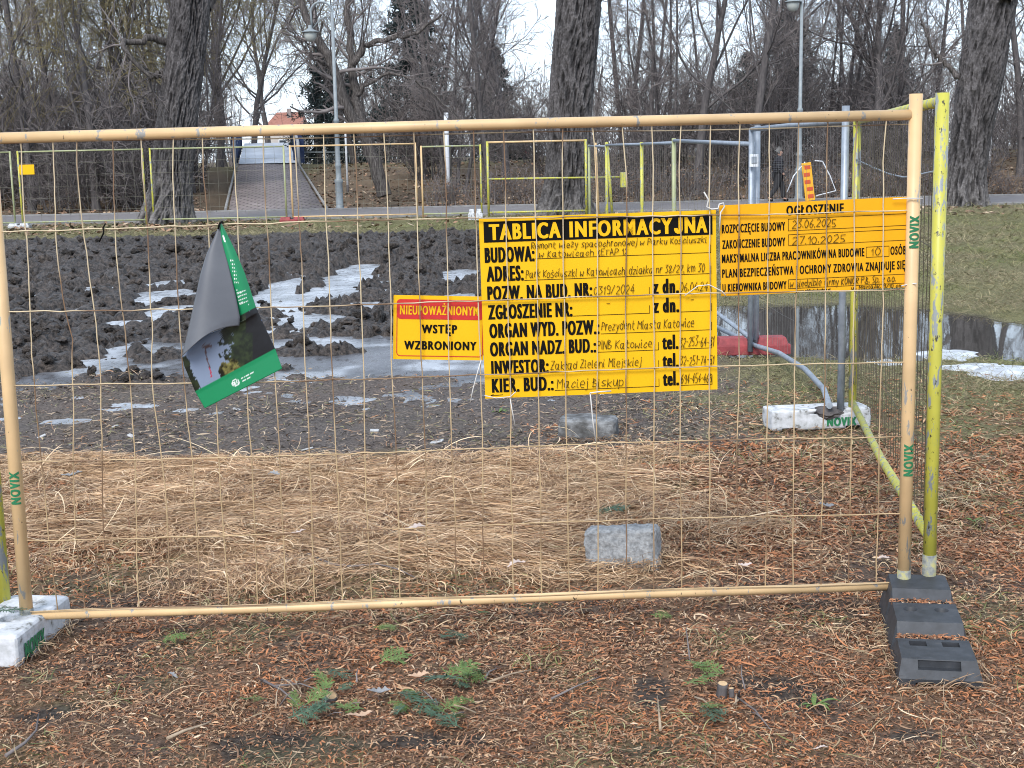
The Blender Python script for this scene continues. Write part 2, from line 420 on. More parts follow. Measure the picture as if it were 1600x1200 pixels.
# ------------------------------------------------------------------ fence plane of the near panel
FBL, FBR = gnd(42, 962, .12), gnd(1412, 915, .12)
FX = (FBR - FBL).normalized(); FN = Vector((FX.y, -FX.x, 0))           # FN points to the photographer
FROT = math.atan2(FX.y, FX.x)
FW = (FBR - FBL).length
def onf(u, v, off=0.0):
    """point of the fence plane (moved OFF metres towards the photographer) in local x, z"""
    d = ray(u, v); base = FBL + FN * off
    t = (base - CAM_P).dot(FN) / d.dot(FN); p = CAM_P + d * t
    return (p - FBL).dot(FX), p.z
FORG = Vector((FBL.x, FBL.y, 0))
def fmat(off=0.0): return Matrix.Translation(FORG + FN * off) @ Matrix.Rotation(FROT, 4, 'Z')

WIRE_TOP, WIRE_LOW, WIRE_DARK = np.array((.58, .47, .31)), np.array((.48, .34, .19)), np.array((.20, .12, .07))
def wire_mesh(name, lines, rad, parent, cols=None, sides=5):
    """lines: list of point arrays; each becomes a thin tube coloured along its length"""
    Vs, Qs, Cs, n0 = [], [], [], 0
    for li, P in enumerate(lines):
        P = np.asarray(P, float); n = len(P)
        T = np.gradient(P, axis=0); T /= np.linalg.norm(T, axis=1)[:, None] + 1e-9
        ref = np.array([0, 1., 0]); a = np.cross(T, ref); a /= np.linalg.norm(a, axis=1)[:, None] + 1e-9; b = np.cross(T, a)
        k = np.arange(sides) * 2 * PI / sides
        ring = P[:, None, :] + rad * (a[:, None, :] * np.cos(k)[None, :, None] + b[:, None, :] * np.sin(k)[None, :, None])
        Vs.append(ring.reshape(-1, 3))
        i = np.arange(n * sides).reshape(n, sides); j = np.roll(i, -1, 1)
        Qs.append(np.stack([i[:-1], j[:-1], j[1:], i[1:]], -1).reshape(-1, 4) + n0); n0 += n * sides
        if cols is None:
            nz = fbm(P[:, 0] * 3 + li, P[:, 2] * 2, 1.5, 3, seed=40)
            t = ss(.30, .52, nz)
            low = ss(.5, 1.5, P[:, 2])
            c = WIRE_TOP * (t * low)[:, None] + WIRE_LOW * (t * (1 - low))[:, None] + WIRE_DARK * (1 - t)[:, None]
        else:
            c = np.tile(cols, (n, 1))
        Cs.append(np.repeat(c, sides, 0))
    me = mesh_np(name, np.concatenate(Vs), np.concatenate(Qs), np.concatenate(Cs), smooth=True)
    return link(name, me, M['wire'], parent)

def mesh_lines(x0, x1, z0, z1, dx, zs, y=0, jit=.004, seg=.06, bend=None):
    L = []
    r = random.Random(int(x1 * 1000))
    n = int(round((x1 - x0) / dx))
    for i in range(1, n):
        x = x0 + (x1 - x0) * i / n
        m = max(3, int((z1 - z0) / seg)); zz = np.linspace(z0, z1, m)
        ph = r.uniform(0, 6); xs = x + np.cumsum([r.gauss(0, jit * .5) for _ in zz]) * .6
        xs = x + (xs - x) * np.minimum(1, np.minimum(zz - z0, z1 - zz) / .15)
        ys = y + np.array([r.gauss(0, jit * .4) for _ in zz])
        if bend is not None: xs = xs + bend(x, zz)
        L.append(np.stack([xs, ys, zz], 1))
    for z in zs:
        m = max(3, int((x1 - x0) / seg)); xx = np.linspace(x0, x1, m)
        ph = r.uniform(0, 6)
        L.append(np.stack([xx, np.full(m, y - .004), z + .006 * np.sin(xx * 2.1 + ph) + np.array([r.gauss(0, jit * .35) for _ in xx])], 1))
    return L

# ------------------------------------------------------------------ lettering
def text_data(s, off=0.0):
    c = bpy.data.curves.new("lettering", 'FONT'); c.body = s; c.size = 1.0; c.offset = off; c.resolution_u = 3; c.space_character = 1.24; c.space_word = .8
    o = bpy.data.objects.new("lettering_source", c); COL.objects.link(o)
    bpy.context.view_layer.update()
    me = bpy.data.meshes.new_from_object(o.evaluated_get(bpy.context.evaluated_depsgraph_get()))
    bpy.data.objects.remove(o); bpy.data.curves.remove(c)
    v = np.array([p.co[:2] for p in me.vertices]); f = [tuple(p.vertices) for p in me.polygons]
    bpy.data.meshes.remove(me)
    return v, f
class Letters:
    """flat lettering in a board's own x, z; every line is fitted into a width and a cap height, heavy lines are struck several times side by side"""
    def __init__(s): s.V, s.F = [], []; s.n = 0
    def add(s, txt, x0, x1, base, cap, off=0.0, smear=0.0, k=3, slope=0.0):
        v, f = text_data(txt, off)
        ys = v[:, 1]; mn, mx = v[:, 0].min(), v[:, 0].max()
        H0, _ = text_cap(off)
        sx = (x1 - x0 - smear) / (mx - mn); sz = cap / H0
        for i in range(k if smear else 1):
            xx = x0 + (v[:, 0] - mn) * sx + (smear * i / (k - 1) if smear else 0)
            zz = base + (v[:, 1] + off) * sz + slope * (xx - x0)
            s.V.append(np.stack([xx, np.full(len(v), -.00012 * i), zz], 1)); s.F += [tuple(a + s.n for a in q) for q in f]; s.n += len(v)
        return s
    def build(s, name, m, parent, y=-.004, fn=None, wrap=None):
        V = np.concatenate(s.V); V[:, 1] += y
        if fn is not None: V = fn(V)
        me = bpy.data.meshes.new(name); me.from_pydata(V.tolist(), [], s.F); me.update()
        if wrap is not None:
            bm = bmesh.new(); bm.from_mesh(me)
            lo, hi = min(v.co.z for v in bm.verts), max(v.co.z for v in bm.verts)
            for i in range(1, 16): bmesh.ops.bisect_plane(bm, geom=bm.verts[:] + bm.edges[:] + bm.faces[:], plane_co=(0, 0, lo + (hi - lo) * i / 16), plane_no=(0, 0, 1))
            W = wrap(np.array([v.co[:] for v in bm.verts]))
            for v, c in zip(bm.verts, W): v.co = c
            bm.to_mesh(me); bm.free()
        return link(name, me, m, parent)
_cap = {}
def text_cap(off):
    if off not in _cap:
        v, _ = text_data("H", off); _cap[off] = (v[:, 1].max() - v[:, 1].min(), v[:, 1].min())
    return _cap[off]

# single stroke handwriting: every glyph is strokes on a small grid (x 0-4, y 0-6, lower case up to 4, descenders below 0)
GLY = {
 'a': ["34,14,03,01,10,20,33", "34,30,40"], 'b': ["06,00,20,31,33,24,04"], 'c': ["33,24,13,01,10,20,31"], 'd': ["36,30", "33,14,03,01,10,20,31"],
 'e': ["02,32,33,24,14,03,01,10,30"], 'f': ["36,26,15,10", "03,23"], 'g': ["34,14,03,01,20,32", "34,3-1,2-2,0-2"], 'h': ["06,00", "03,14,24,33,30"],
 'i': ["04,00,10", "05,06"], 'j': ["14,1-1,0-2", "15,16"], 'k': ["06,00", "34,02,30"], 'l': ["06,00,10"], 'm': ["04,00", "03,14,23,20", "23,34,43,40"],
 'n': ["04,00", "03,14,24,33,30"], 'o': ["14,03,01,10,20,31,33,24,14"], 'p': ["04,0-2", "04,24,33,31,20,00"], 'r': ["04,00", "02,14,24"],
 's': ["34,14,03,31,20,00"], 't': ["16,11,20,30", "04,34"], 'u': ["04,01,10,20,34", "34,30"], 'w': ["04,00,22,30,44"], 'y': ["04,11", "34,1-2,0-2"],
 'z': ["04,34,00,30"], 'x': ["04,30", "34,00"], 'v': ["04,10,34"],
 'A': ["00,16,30", "02,22"], 'B': ["00,06,25,14,03", "03,32,31,20,00"], 'E': ["36,06,00,30", "03,23"], 'H': ["06,00", "36,30", "03,33"], 'I': ["06,00"],
 'K': ["06,00", "36,03,30"], 'M': ["00,06,23,46,40"], 'N': ["00,06,30,36"], 'O': ["16,04,02,10,20,32,34,26,16"], 'P': ["00,06,26,35,34,23,03"],
 'R': ["00,06,26,35,34,23,03,30"], 'S': ["36,16,05,31,20,00"], 'T': ["06,36", "16,10"], 'Z': ["06,36,00,30", "13,23"], 'C': ["36,16,04,02,10,30"],
 '0': ["16,04,02,10,20,32,34,26,16"], '1': ["04,16,10"], '2': ["05,16,26,34,00,30"], '3': ["06,36,14,32,20,00"], '4': ["26,02,32", "24,20"],
 '5': ["36,06,03,23,31,20,00"], '6': ["26,03,01,10,20,32,13,02"], '7': ["06,36,10"], '8': ["16,05,31,20,10,01,35,26,16"], '9': ["33,13,04,16,26,35,30,10"],
 '/': ["00,36"], '-': ["03,23"], '.': ["00,01"], ',': ["01,0-1"], '(': ["26,14,12,20"], ')': ["06,14,12,00"],
}
ACC = {'\u017c': ('z', ["15,16"]), '\u015b': ('s', ["15,26"]), '\u0142': ('l', ["-12,14"]), '\u0119': ('e', ["30,2-1,3-2"])}
def _pt(s):
    i = 2 if s[0] == '-' else 1
    return float(s[:i]), float(s[i:])
class Pen:
    def __init__(s, wd, seed=1): s.V, s.Q, s.w, s.r = [], [], wd, random.Random(seed)
    def stroke(s, pts):
        for (xa, za), (xb, zb) in zip(pts, pts[1:]):
            dx, dz = xb - xa, zb - za; l = math.hypot(dx, dz) + 1e-9; ex, ez = dx / l * s.w * .4, dz / l * s.w * .4; px, pz = -dz / l * s.w / 2, dx / l * s.w / 2
            n = len(s.V); y = -.00005 * (n % 16) / 4
            s.V += [(xa - ex + px, y, za - ez + pz), (xb + ex + px, y, zb + ez + pz), (xb + ex - px, y, zb + ez - pz), (xa - ex - px, y, za - ez - pz)]
            s.Q.append((n, n + 1, n + 2, n + 3))
    def write(s, txt, x0, x1, base, h, slope=0.0, slant=.12):
        adv = []; 
        for ch in txt:
            if ch == ' ': adv.append(2.6); continue
            g = GLY.get(ch) or GLY[ACC[ch][0]]
            adv.append(max(max(_pt(p)[0] for p in st.split(',')) for st in g) + 1.5)
        sx = (x1 - x0) / sum(adv); sz = h / 6; x = x0
        for ch, a in zip(txt, adv):
            if ch != ' ':
                g = list(GLY.get(ch) or GLY[ACC[ch][0]]) + (ACC[ch][1] if ch in ACC else [])
                jz, js = s.r.gauss(0, .25), s.r.uniform(.9, 1.12)
                for st in g:
                    pts = []
                    for p in st.split(','):
                        gx, gz = _pt(p); gx += s.r.gauss(0, .13); gz = gz * js + jz + s.r.gauss(0, .13)
                        px = x + gx * sx + gz * sz * slant
                        pts.append((px, base + gz * sz + slope * (px - x0)))
                    s.stroke(pts)
            x += a * sx
    def line(s, pts): s.stroke(pts)
    def build(s, name, m, parent, y=-.0045):
        V = np.array(s.V); V[:, 1] += y
        return link(name, mesh_np(name, V, np.array(s.Q)), m, parent)

def round_rect(x0, x1, z0, z1, r, n=5):
    P = []
    for cx, cz, a in ((x1 - r, z1 - r, 0), (x0 + r, z1 - r, 90), (x0 + r, z0 + r, 180), (x1 - r, z0 + r, 270)):
        for i in range(n + 1):
            t = math.radians(a + 90 * i / n); P.append((cx + r * math.cos(t), cz + r * math.sin(t)))
    return P

# ------------------------------------------------------------------ fence panels
def stencil(parent, x, z0, z1, rad, y0=0.0, flip=False, txt="NOVIX", wid=.036):
    """green stencilled word running up a post"""
    L = Letters(); L.add(txt, 0, z1 - z0, -wid / 2, wid, .012, .004, 3)
    def fn(V):
        X, Zc = V[:, 0].copy(), V[:, 2].copy()
        V[:, 0] = x - Zc; V[:, 2] = z0 + X
        V[:, 1] = y0 - np.sqrt(np.maximum(rad ** 2 - (V[:, 0] - x) ** 2, 0)) - .0022 + V[:, 1] * .3
        return V
    return L.build("lettering", M['greenink'], parent, 0, wrap=fn)

def near_panel():
    root = empty("site_fence", "cream painted wire mesh site fence panel that carries the yellow notice boards", "fence panel", FORG, FROT, "site fence panels")
    (tlx, tlz), (trx, trz) = onf(-11, 216), onf(1439, 179)
    zb = .12; zt = (tlz + trz) / 2
    r = .0245
    # posts stand in the feet
    for x, zt_ in ((0.0, tlz + .03), (FW, trz + .075)):
        m = MB().tube([(x, 0, .03), (x, 0, zt_ * .5), (x, 0, zt_)], r, 14).build("post", M['cream'], root)
        MB().tube([(x, 0, .02), (x, 0, .185 if x else .15)], r + .0012, 14).build("bare_end", M['oldmetal'], m)
    MB().tube([(r * .8, 0, tlz), (FW * .5, 0, zt + .004), (FW - r * .8, 0, trz)], .0195, 12).build("top_rail", M['cream'], root)
    MB().tube([(r * .8, 0, zb), (FW * .3, 0, zb - .004), (FW * .62, 0, zb + .003), (FW - r * .8, 0, zb)], .0175, 12).build("bottom_rail", M['cream'], root)
    zs = [onf(300, v)[1] for v in (353, 481, 597, 714, 836)]
    def bend(x, zz):        # the mesh is dented near its top corner
        k = max(0, 1 - abs(x - .35) / .45)
        q = math.sin(x * 37.0); c0 = 1.20 + .035 * math.sin(x * 23)
        return k * (.012 + .018 * q) * np.exp(-np.abs(zz - c0) / .11) + k * .016 * np.sin(zz * (5 + q) + x * 9)
    L = mesh_lines(0, FW, zb, zt - .005, .1078, zs, 0, .0042, .05, bend)
    L += [np.stack([np.linspace(.02, FW - .02, 60), np.full(60, -.018), zb + .02 + .004 * np.sin(np.linspace(0, 19, 60))], 1),
          np.stack([np.linspace(.02, FW - .02, 60), np.full(60, .017), zt - .028 + .003 * np.sin(np.linspace(0, 14, 60))], 1)]
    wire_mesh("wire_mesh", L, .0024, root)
    x, z0 = onf(22, 786); _, z1 = onf(22, 735); stencil(root, 0, z0, z1, r)
    x, z0 = onf(1418, 742); _, z1 = onf(1418, 692); stencil(root, FW, z0, z1, r)
    x, z0 = onf(1432, 387); _, z1 = onf(1432, 336); stencil(root, FW, z0, z1, r)
    return root
near_panel()

def far_panel(label, p0, p1, zb, zt, paint, rail=None, dx=.11, nz=6, rad=.0022, prad=.021, posts=(1, 1), rails=(1, 1), cols=None, post_extra=(.0, .0), name="site_fence", pm=None, mesh=True):
    p0, p1 = Vector(p0), Vector(p1); d = p1 - p0; wdt = math.hypot(d.x, d.y)
    root = empty(name, label, "fence panel", (p0.x, p0.y, p0.z), math.atan2(d.y, d.x), "site fence panels")
    rail = rail or paint
    dz = d.z
    for i, x in enumerate((0.0, wdt)):
        if posts[i]:
            z = dz * i
            MB().tube([(x, 0, z + .04), (x, 0, z + zt * .5), (x, 0, z + zt + post_extra[i])], prad, 10).build("post", (pm or {}).get(i, paint), root)
    if rails[1]: MB().tube([(prad * .6, 0, zt - .03), (wdt - prad * .6, 0, zt - .03 + dz)], prad * .82, 8).build("top_rail", rail, root)
    if rails[0]: MB().tube([(prad * .6, 0, zb), (wdt - prad * .6, 0, zb + dz)], prad * .82, 8).build("bottom_rail", paint, root)
    zs = np.linspace(zb, zt - .03, nz + 1)[1:-1]
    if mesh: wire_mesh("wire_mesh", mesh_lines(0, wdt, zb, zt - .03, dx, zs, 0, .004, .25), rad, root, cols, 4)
    return root
ZT = onf(1440, 179)[1]
# neighbour beyond the left edge of the view: only its post reaches into it
pL = gnd(11, 985); dirL = (Matrix.Rotation(math.radians(4), 3, 'Z') @ FX)
q = Vector((pL.x, pL.y, 0))
far_panel("yellow fence panel with one post in the left white foot block", q - dirL * 3.35, q, .12, 1.95, M['yellow'], prad=.0235)
# the side of the enclosure
A0 = gnd(1450, 957); A1 = gnd(1331, 668); A0.z = A1.z = 0
zA = at(1472, 145, A0.y).z
sideA = far_panel("yellow flaking fence panel running back from the black plastic foot", A0, A1, .315, zA, M['yellow'], prad=.0255, rails=(0, 1), cols=(.10, .085, .06), dx=.105, rad=.0017)
dA = A1 - A0
MB().tube([(0, 0, .05), (0, 0, .235)], .0268, 12).build("bare_end", M['oldmetal'], sideA)
MB().tube([(.01, 0, .30), (dA.length * .5, 0, .20), (dA.length - .02, 0, .17)], .021, 10).build("bottom_rail", M['yellow'], sideA)
ln = [np.stack([np.linspace(dA.length, .9, 30), np.full(30, -.03), 1.52 - .26 * np.sin(np.linspace(0, PI * .62, 30)) ], 1)]
B0 = gnd(1313, 668); B1 = gnd(1172, 556); B0.z = B1.z = 0
zB = at(1308, 168, B0.y).z; zB1 = at(1178, 200, B1.y).z
sideB = far_panel("galvanised fence panel between the white block and the red foot", B0, B1, .24, zB - .05, M['galv'], prad=.024, rails=(0, 1), cols=(.16, .16, .155), post_extra=(.06, zB1 - zB + .05), dx=.10, rad=.0009)
pts = [gnd(1296, 636, .16), gnd(1286, 612, .22), gnd(1258, 578, .3), gnd(1215, 550, .3), gnd(1180, 538, .28), gnd(1122, 512, .3)]
yy = np.linspace(B0.y - .12, B1.y + .9, 6)
pts = [at(u, v, y) for (u, v), y in zip([(1296, 634), (1287, 608), (1258, 577), (1218, 552), (1180, 540), (1120, 511)], yy)]
inv = (Matrix.Translation(B0) @ Matrix.Rotation(math.atan2((B1 - B0).y, (B1 - B0).x), 4, 'Z')).inverted()
MB().tube([inv @ p for p in pts], .021, 10).build("bottom_rail", M['galv'], sideB)
# further panels of the same side, each shown mostly by its post and rail
def ground_at(u, y): 
    p = at(u, 300, y); return Vector((p.x, p.y, H(p.x, p.y)))
chain = [(1183, B1.y + .12, 196), (1053, 17.6, 216), (1003, 21.5, 222), (948, 25.5, 222), (921, 30.0, 226)]
pm = [M['galv'], M['palegreen'], M['yellow'], M['yellow'], M['palegreen']]
descr = ["grey railed fence panel running back behind the red foot", "fence panel with pale posts behind the grey railed one",
         "fence panel with yellow posts narrowing towards the big middle tree", "last fence panel of the side beside the yellow gate"]
for i in range(4):
    (u0, y0, t0), (u1, y1, t1) = chain[i], chain[i + 1]
    a, b_ = ground_at(u0, y0), ground_at(u1, y1)
    z1 = at(u1, t1, y1).z - b_.z; z0 = at(u0, t0, y0).z - a.z
    r_ = far_panel(descr[i], a, b_, .2, min(z0, z1), M['galv'], prad=.026, pm={0: pm[i], 1: pm[i + 1]}, post_extra=(max(0, z0 - z1), max(0, z1 - z0)), dx=.24, posts=(0 if i else 1, 1), rails=(1, 1), cols=(.2, .18, .14), rad=.0012)
# back row in front of the path
YB = 40.2
def bk(u, y=YB): 
    p = at(u, 300, y); return Vector((p.x, p.y, H(p.x, p.y)))
zt_ = at(450, 227, YB).z - bk(450).z
def back(label, u0, u1, paint, **k):
    return far_panel(label, bk(u0), bk(u1), .16, k.pop('zt', zt_), paint, prad=.027, rad=.003, cols=k.pop('cols', (.20, .19, .15)), dx=.26, **k)
back("pale back fence panel that ends at the small yellow plate", -170, 20, M['palegreen'])
back("pale back fence panel between the small yellow plate and the leaning trunk", 32, 226, M['palegreen'], pm={0: M['yellow'], 1: M['yellow']})
back("pale back fence panel behind the big leaning trunk and in front of the ramp", 238, 446, M['palegreen'], pm={0: M['yellow'], 1: M['palegreen']})
back("cream back fence panel between the ramp's red foot and the double post", 456, 651, M['cream'])
back("plain back fence panel between the double post and the yellow gate", 660, 752, M['palegreen'], pm={0: M['cream'], 1: M['yellow']}, zt=at(740, 226, YB).z)
# gate of yellow tube with a middle rail
def gate():
    a, b_ = bk(763), bk(916); wd = (b_ - a).length
    root = empty("site_gate", "open yellow tube gate with a middle rail before the big middle tree", "gate", a, math.atan2((b_ - a).y, (b_ - a).x))
    zt = at(763, 221, YB).z; zm = at(763, 280, YB).z
    for x in (0, wd): MB().tube([(x, 0, .05), (x, 0, zt)], .036, 10).build("post", M['yellow'], root)
    for z in (.16, zt - .03): MB().tube([(0, 0, z), (wd, 0, z)], .028, 8).build("rail", M['cream'] if z > 1 else M['yellow'], root)
    MB().tube([(0, 0, zm), (wd + .95, 0, zm - .02)], .026, 8).build("middle_rail", M['yellow'], root)
    MB().box((wd + 1.05, 0, zm - .1), (.16, .1, .42), .01).build("latch_box", M['yellow'], root)
gate()
# two loose posts leaning by the gate
for u0, v0, u1, v1, y, m_, lab in ((930, 223, 935, 330, 39.6, M['cream'], "cream fence post standing beside the open gate"), (948, 222, 957, 330, 38.8, M['yellow'], "yellow fence post leaning between the gate and the side panels")):
    p1 = at(u1, 338, y); p0 = at(u0, v0, y)
    o = MB().tube([(0, 0, 0), tuple(p0 - Vector((p1.x, p1.y, H(p1.x, p1.y))))], .04, 10).build("fence_post", m_); o.location = (p1.x, p1.y, H(p1.x, p1.y)); tag(o, lab, "post", "loose fence posts")

def plate(name, label, u0, u1, v0, v1, y, m_, frame=None):
    a = at(u0, v1, y); b_ = at(u1, v0, y)
    o = MB().box((0, 0, 0), (b_.x - a.x, .02, b_.z - a.z), .004).build(name, m_); o.location = (a + b_) / 2
    return tag(o, label, "sign")
plate("warning_plate", "small yellow plate hung on the far back fence", 31, 53, 257, 273, YB - .06, M['sign'])
o = plate("info_plate", "small white plate tied to the grey post of the side fence", 1171, 1185, 241, 261, B1.y - .06, M['whitepaint'])
MB().box((0, -.012, .005), (.045, .006, .06), .002).build("printed_patch", M['galv'], o)

# ------------------------------------------------------------------ notice boards
def board(name, label, TL, TR, BLc, m_, off):
    """board whose local frame has its origin in the top left corner; returns the root, metres per photo pixel and the size"""
    a, b_, c = [Vector((p[0], 0, p[1])) for p in (onf(*TL, off), onf(*TR, off), onf(*BLc, off))]
    wd = (b_ - a).length; ht = (c - a).length; ang = math.atan2((b_ - a).z, (b_ - a).x)
    k = wd / math.hypot(TR[0] - TL[0], TR[1] - TL[1])
    nx, nz = 24, 16          # a thin sheet that bellies a little between its ties
    b = MB(); bm = b.bm
    P = [[[None, None] for _ in range(nz + 1)] for _ in range(nx + 1)]
    belly = lambda X, Zc: .0
    for i in range(nx + 1):
        for j in range(nz + 1):
            X, Zc = wd * i / nx, -ht * j / nz
            P[i][j][0] = bm.verts.new((X, 0, Zc)); P[i][j][1] = bm.verts.new((X, .004, Zc))
    for i in range(nx):
        for j in range(nz):
            for s_ in (0, 1): bm.faces.new((P[i][j][s_], P[i + 1][j][s_], P[i + 1][j + 1][s_], P[i][j + 1][s_]))
    for i in range(nx):
        for j in (0, nz): bm.faces.new((P[i][j][0], P[i][j][1], P[i + 1][j][1], P[i + 1][j][0]))
    for j in range(nz):
        for i in (0, nx): bm.faces.new((P[i][j][0], P[i][j][1], P[i][j + 1][1], P[i][j + 1][0]))
    o = b.build(name, m_)
    o.matrix_world = fmat(off) @ Matrix.Translation(a) @ Matrix.Rotation(-ang, 4, 'Y')
    tag(o, label, "sign")
    return o, k, wd, ht
def rect(b, x0, x1, z0, z1, y=-.0018): b.box(((x0 + x1) / 2, y + .0007, (z0 + z1) / 2), (x1 - x0, .0014, z1 - z0))

# the big information board (numbers below are photo pixels from its top left corner)
o, k, W_, H_ = board("information_board", "large yellow building site information board with a black title band and handwritten entries", (748, 341), (1118.5, 328), (756.5, 623), M['sign'], -.012)
b = MB(); rect(b, 7 * k, 365 * k, -38 * k, -6 * k); b.build("title_band", M['black'], o)
L_ = Letters()
for txt, x0, x1 in (("TABLICA", 15, 127), ("INFORMACY", 140.5, 302), ("NA", 321, 357)): L_.add(txt, x0 * k, x1 * k, -34.5 * k, 24.5 * k, .014, 2.3 * k, 4)
J_ = [(311.5, 10), (318, 10), (318, 29), (316.6, 32.6), (313.6, 34.8), (309.4, 34.8), (306.2, 32.8), (304.6, 29), (304.6, 26), (310.2, 26), (310.4, 28.6), (311.5, 28.4)]   # the J with its hook
L_.V.append(np.array([(x * k, 0, -z * k) for x, z in J_])); L_.F.append(tuple(range(L_.n, L_.n + len(J_)))); L_.n += len(J_)
L_.build("title_lettering", M['sign'], o, -.0028)
T = Letters()
for txt, x0, x1, base, cap in [("BUDOWA:", 7, 85, 69.5, 24), ("ADRES:", 9, 67, 99, 24), ("POZW. NA BUD. NR:", 9, 174, 129, 23), ("ZG\u0141OSZENIE NR:", 9, 142, 158.5, 23),
        ("ORGAN WYD. POZW.:", 10, 184, 188, 23), ("ORGAN NADZ. BUD.:", 10, 178, 217, 22.5), ("INWESTOR:", 11, 102, 246.5, 22.5), ("KIER. BUD.:", 11, 109, 275, 22.5),
        ("z dn.", 269, 311, 128, 24), ("z dn.", 269, 311, 158, 24), ("tel.", 283, 309, 216.5, 23.5), ("tel.", 283, 309, 246, 23.5), ("tel.", 283, 309, 275, 23.5)]:
    T.add(txt, x0 * k, x1 * k, -base * k, cap * k * .98, .012, 2.1 * k if len(txt) > 5 else 2.4 * k, 4)
T.build("lettering", M['black'], o, -.0018)
P = Pen(.85 * k)
for x0, x1, z in [(86, 362, 66), (68, 362, 99), (175, 264, 129), (312, 362, 129), (143, 264, 158), (312, 362, 158), (186, 362, 188), (180, 277, 217), (312, 362, 217), (104, 277, 246), (312, 362, 246), (111, 277, 275.5), (312, 362, 275.5)]:
    P.line([(x0 * k, -z * k), (x1 * k, -z * k), (x1 * k, -(z - 12) * k)])
P.line([(10 * k, -280 * k), (28 * k, -279 * k)]); P.line([(9 * k, -279.5 * k), (13 * k, -278 * k)])
P.build("form_lines", M['black'], o, -.0016)
P = Pen(.95 * k, 3)
for txt, x0, x1, base, h in [("Remont wie\u017cy spadochronowej w Parku Ko\u015bciuszki", 80, 357, 50, 9.5), ("w Katowicach (ETAP 1)", 92, 230, 64, 9), ("Park Ko\u015bciuszki w Katowicach, dzia\u0142ka nr 38/27, km 30", 70, 353, 95, 11.5),
        ("0319/2024", 176, 242, 125, 12.5), ("06.06.24", 312, 358, 125, 12.5), ("-", 196, 203, 147, 14), ("-", 329, 336, 147, 14), ("Prezydent Miasta Katowice", 187, 335, 182, 12.5), ("PINB Katowice", 179, 268, 212, 12.5),
        ("32-253-64-31", 311, 366, 213, 14), ("Zak\u0142ad Zieleni Miejskiej", 105, 250, 241, 12.5), ("32-251-74-51", 311, 366, 243, 14), ("Maciej Biskup", 114, 222, 272, 13.5), ("694-454-469", 312, 362, 272, 14)]:
    P.write(txt, x0 * k, x1 * k, -base * k, h * k)
P.build("handwriting", M['pen'], o)

# announcement board beside it
o, k, W_, H_ = board("announcement_board", "amber announcement board of building dates tied between the information board and the end post", (1124, 321), (1423.5, 307), (1126.5, 463), M['signorange'], -.010)
Letters().add("OG\u0141OSZENIE", 104 * k, 194 * k, -20 * k, 14.5 * k, .012, 1.2 * k, 4).build("title_lettering", M['black'], o, -.0018)
T = Letters()
for txt, x0, x1, base, cap in [("ROZPOCZ\u0118CIE BUDOWY", 3, 102, 43, 14), ("ZAKO\u0143CZENIE BUDOWY", 3, 102, 67, 14), ("MAKSYMALNA LICZBA PRACOWNIK\u00d3W NA BUDOWIE", 2, 226, 89, 14), ("OS\u00d3B", 267, 292, 89, 14),
        ("PLAN BEZPIECZE\u0143STWA I OCHRONY ZDROWIA ZNAJDUJE SI\u0118", 2, 291, 112, 14), ("U KIEROWNIKA BUDOWY", 2, 103, 134, 13), ("www.tablicebudowlane.pl", 120, 172, 140.5, 4.6)]:
    T.add(txt, x0 * k, x1 * k, -base * k, cap * k * .93, .008, .75 * k, 3)
T.build("lettering", M['black'], o, -.0018)
P = Pen(.7 * k)
for x0, x1, z0, z1 in [(107, 296, 26, 44), (107, 295, 50, 67), (229, 265, 75, 91), (106, 292, 120, 134)]:
    P.line([(x0 * k, -z0 * k), (x1 * k, -z0 * k), (x1 * k, -z1 * k), (x0 * k, -z1 * k), (x0 * k, -z0 * k)])
P.build("form_lines", M['black'], o, -.0016)
P = Pen(1.0 * k, 5)
for txt, x0, x1, base, h in [("23.06.2025", 113, 183, 40, 11), ("27.10.2025", 113, 198, 65, 11), ("10,", 236, 258, 88, 11), ("w siedzibie firmy KONIOR P.B. Sp. z o.o.", 108, 276, 131, 10), ("ul. Mariack. 9/10 cm", 205, 286, 140.2, 6)]:
    P.write(txt, x0 * k, x1 * k, -base * k, h * k)
P.build("handwriting", M['pen'], o)

# no entry board
o, k, W_, H_ = board("no_entry_board", "small yellow no entry board with a red band half behind the information board", (615, 461), (757, 463.5), (620, 561), M['sign'], -.022)
b = MB(); b.prism(round_rect(6 * k, 140 * k, -37 * k, -7 * k, 5 * k), -.0018, -.0004); b.build("red_band", M['red'], o)
outer, inner = round_rect(5 * k, 141 * k, -96 * k, -6 * k, 6 * k), round_rect(6.3 * k, 139.7 * k, -94.7 * k, -7.3 * k, 5 * k)
b = MB(); bm = b.bm
vo = [bm.verts.new((x, -.0013, z)) for x, z in outer]; vi = [bm.verts.new((x, -.0013, z)) for x, z in inner]
for i in range(len(vo)): j = (i + 1) % len(vo); bm.faces.new((vo[i], vo[j], vi[j], vi[i]))
b.build("border_line", M['red'], o)
Letters().add("NIEUPOWA\u017bNIONYM", 10 * k, 133 * k, -30 * k, 14 * k, .010, .9 * k, 3).build("band_lettering", M['sign'], o, -.0026)
Letters().add("WST\u0118P", 44 * k, 100 * k, -59 * k, 13.5 * k, .016, 1.3 * k, 3).add("WZBRONIONY", 17 * k, 131 * k, -85 * k, 13.5 * k, .016, 1.3 * k, 3).build("lettering", M['black'], o, -.0018)

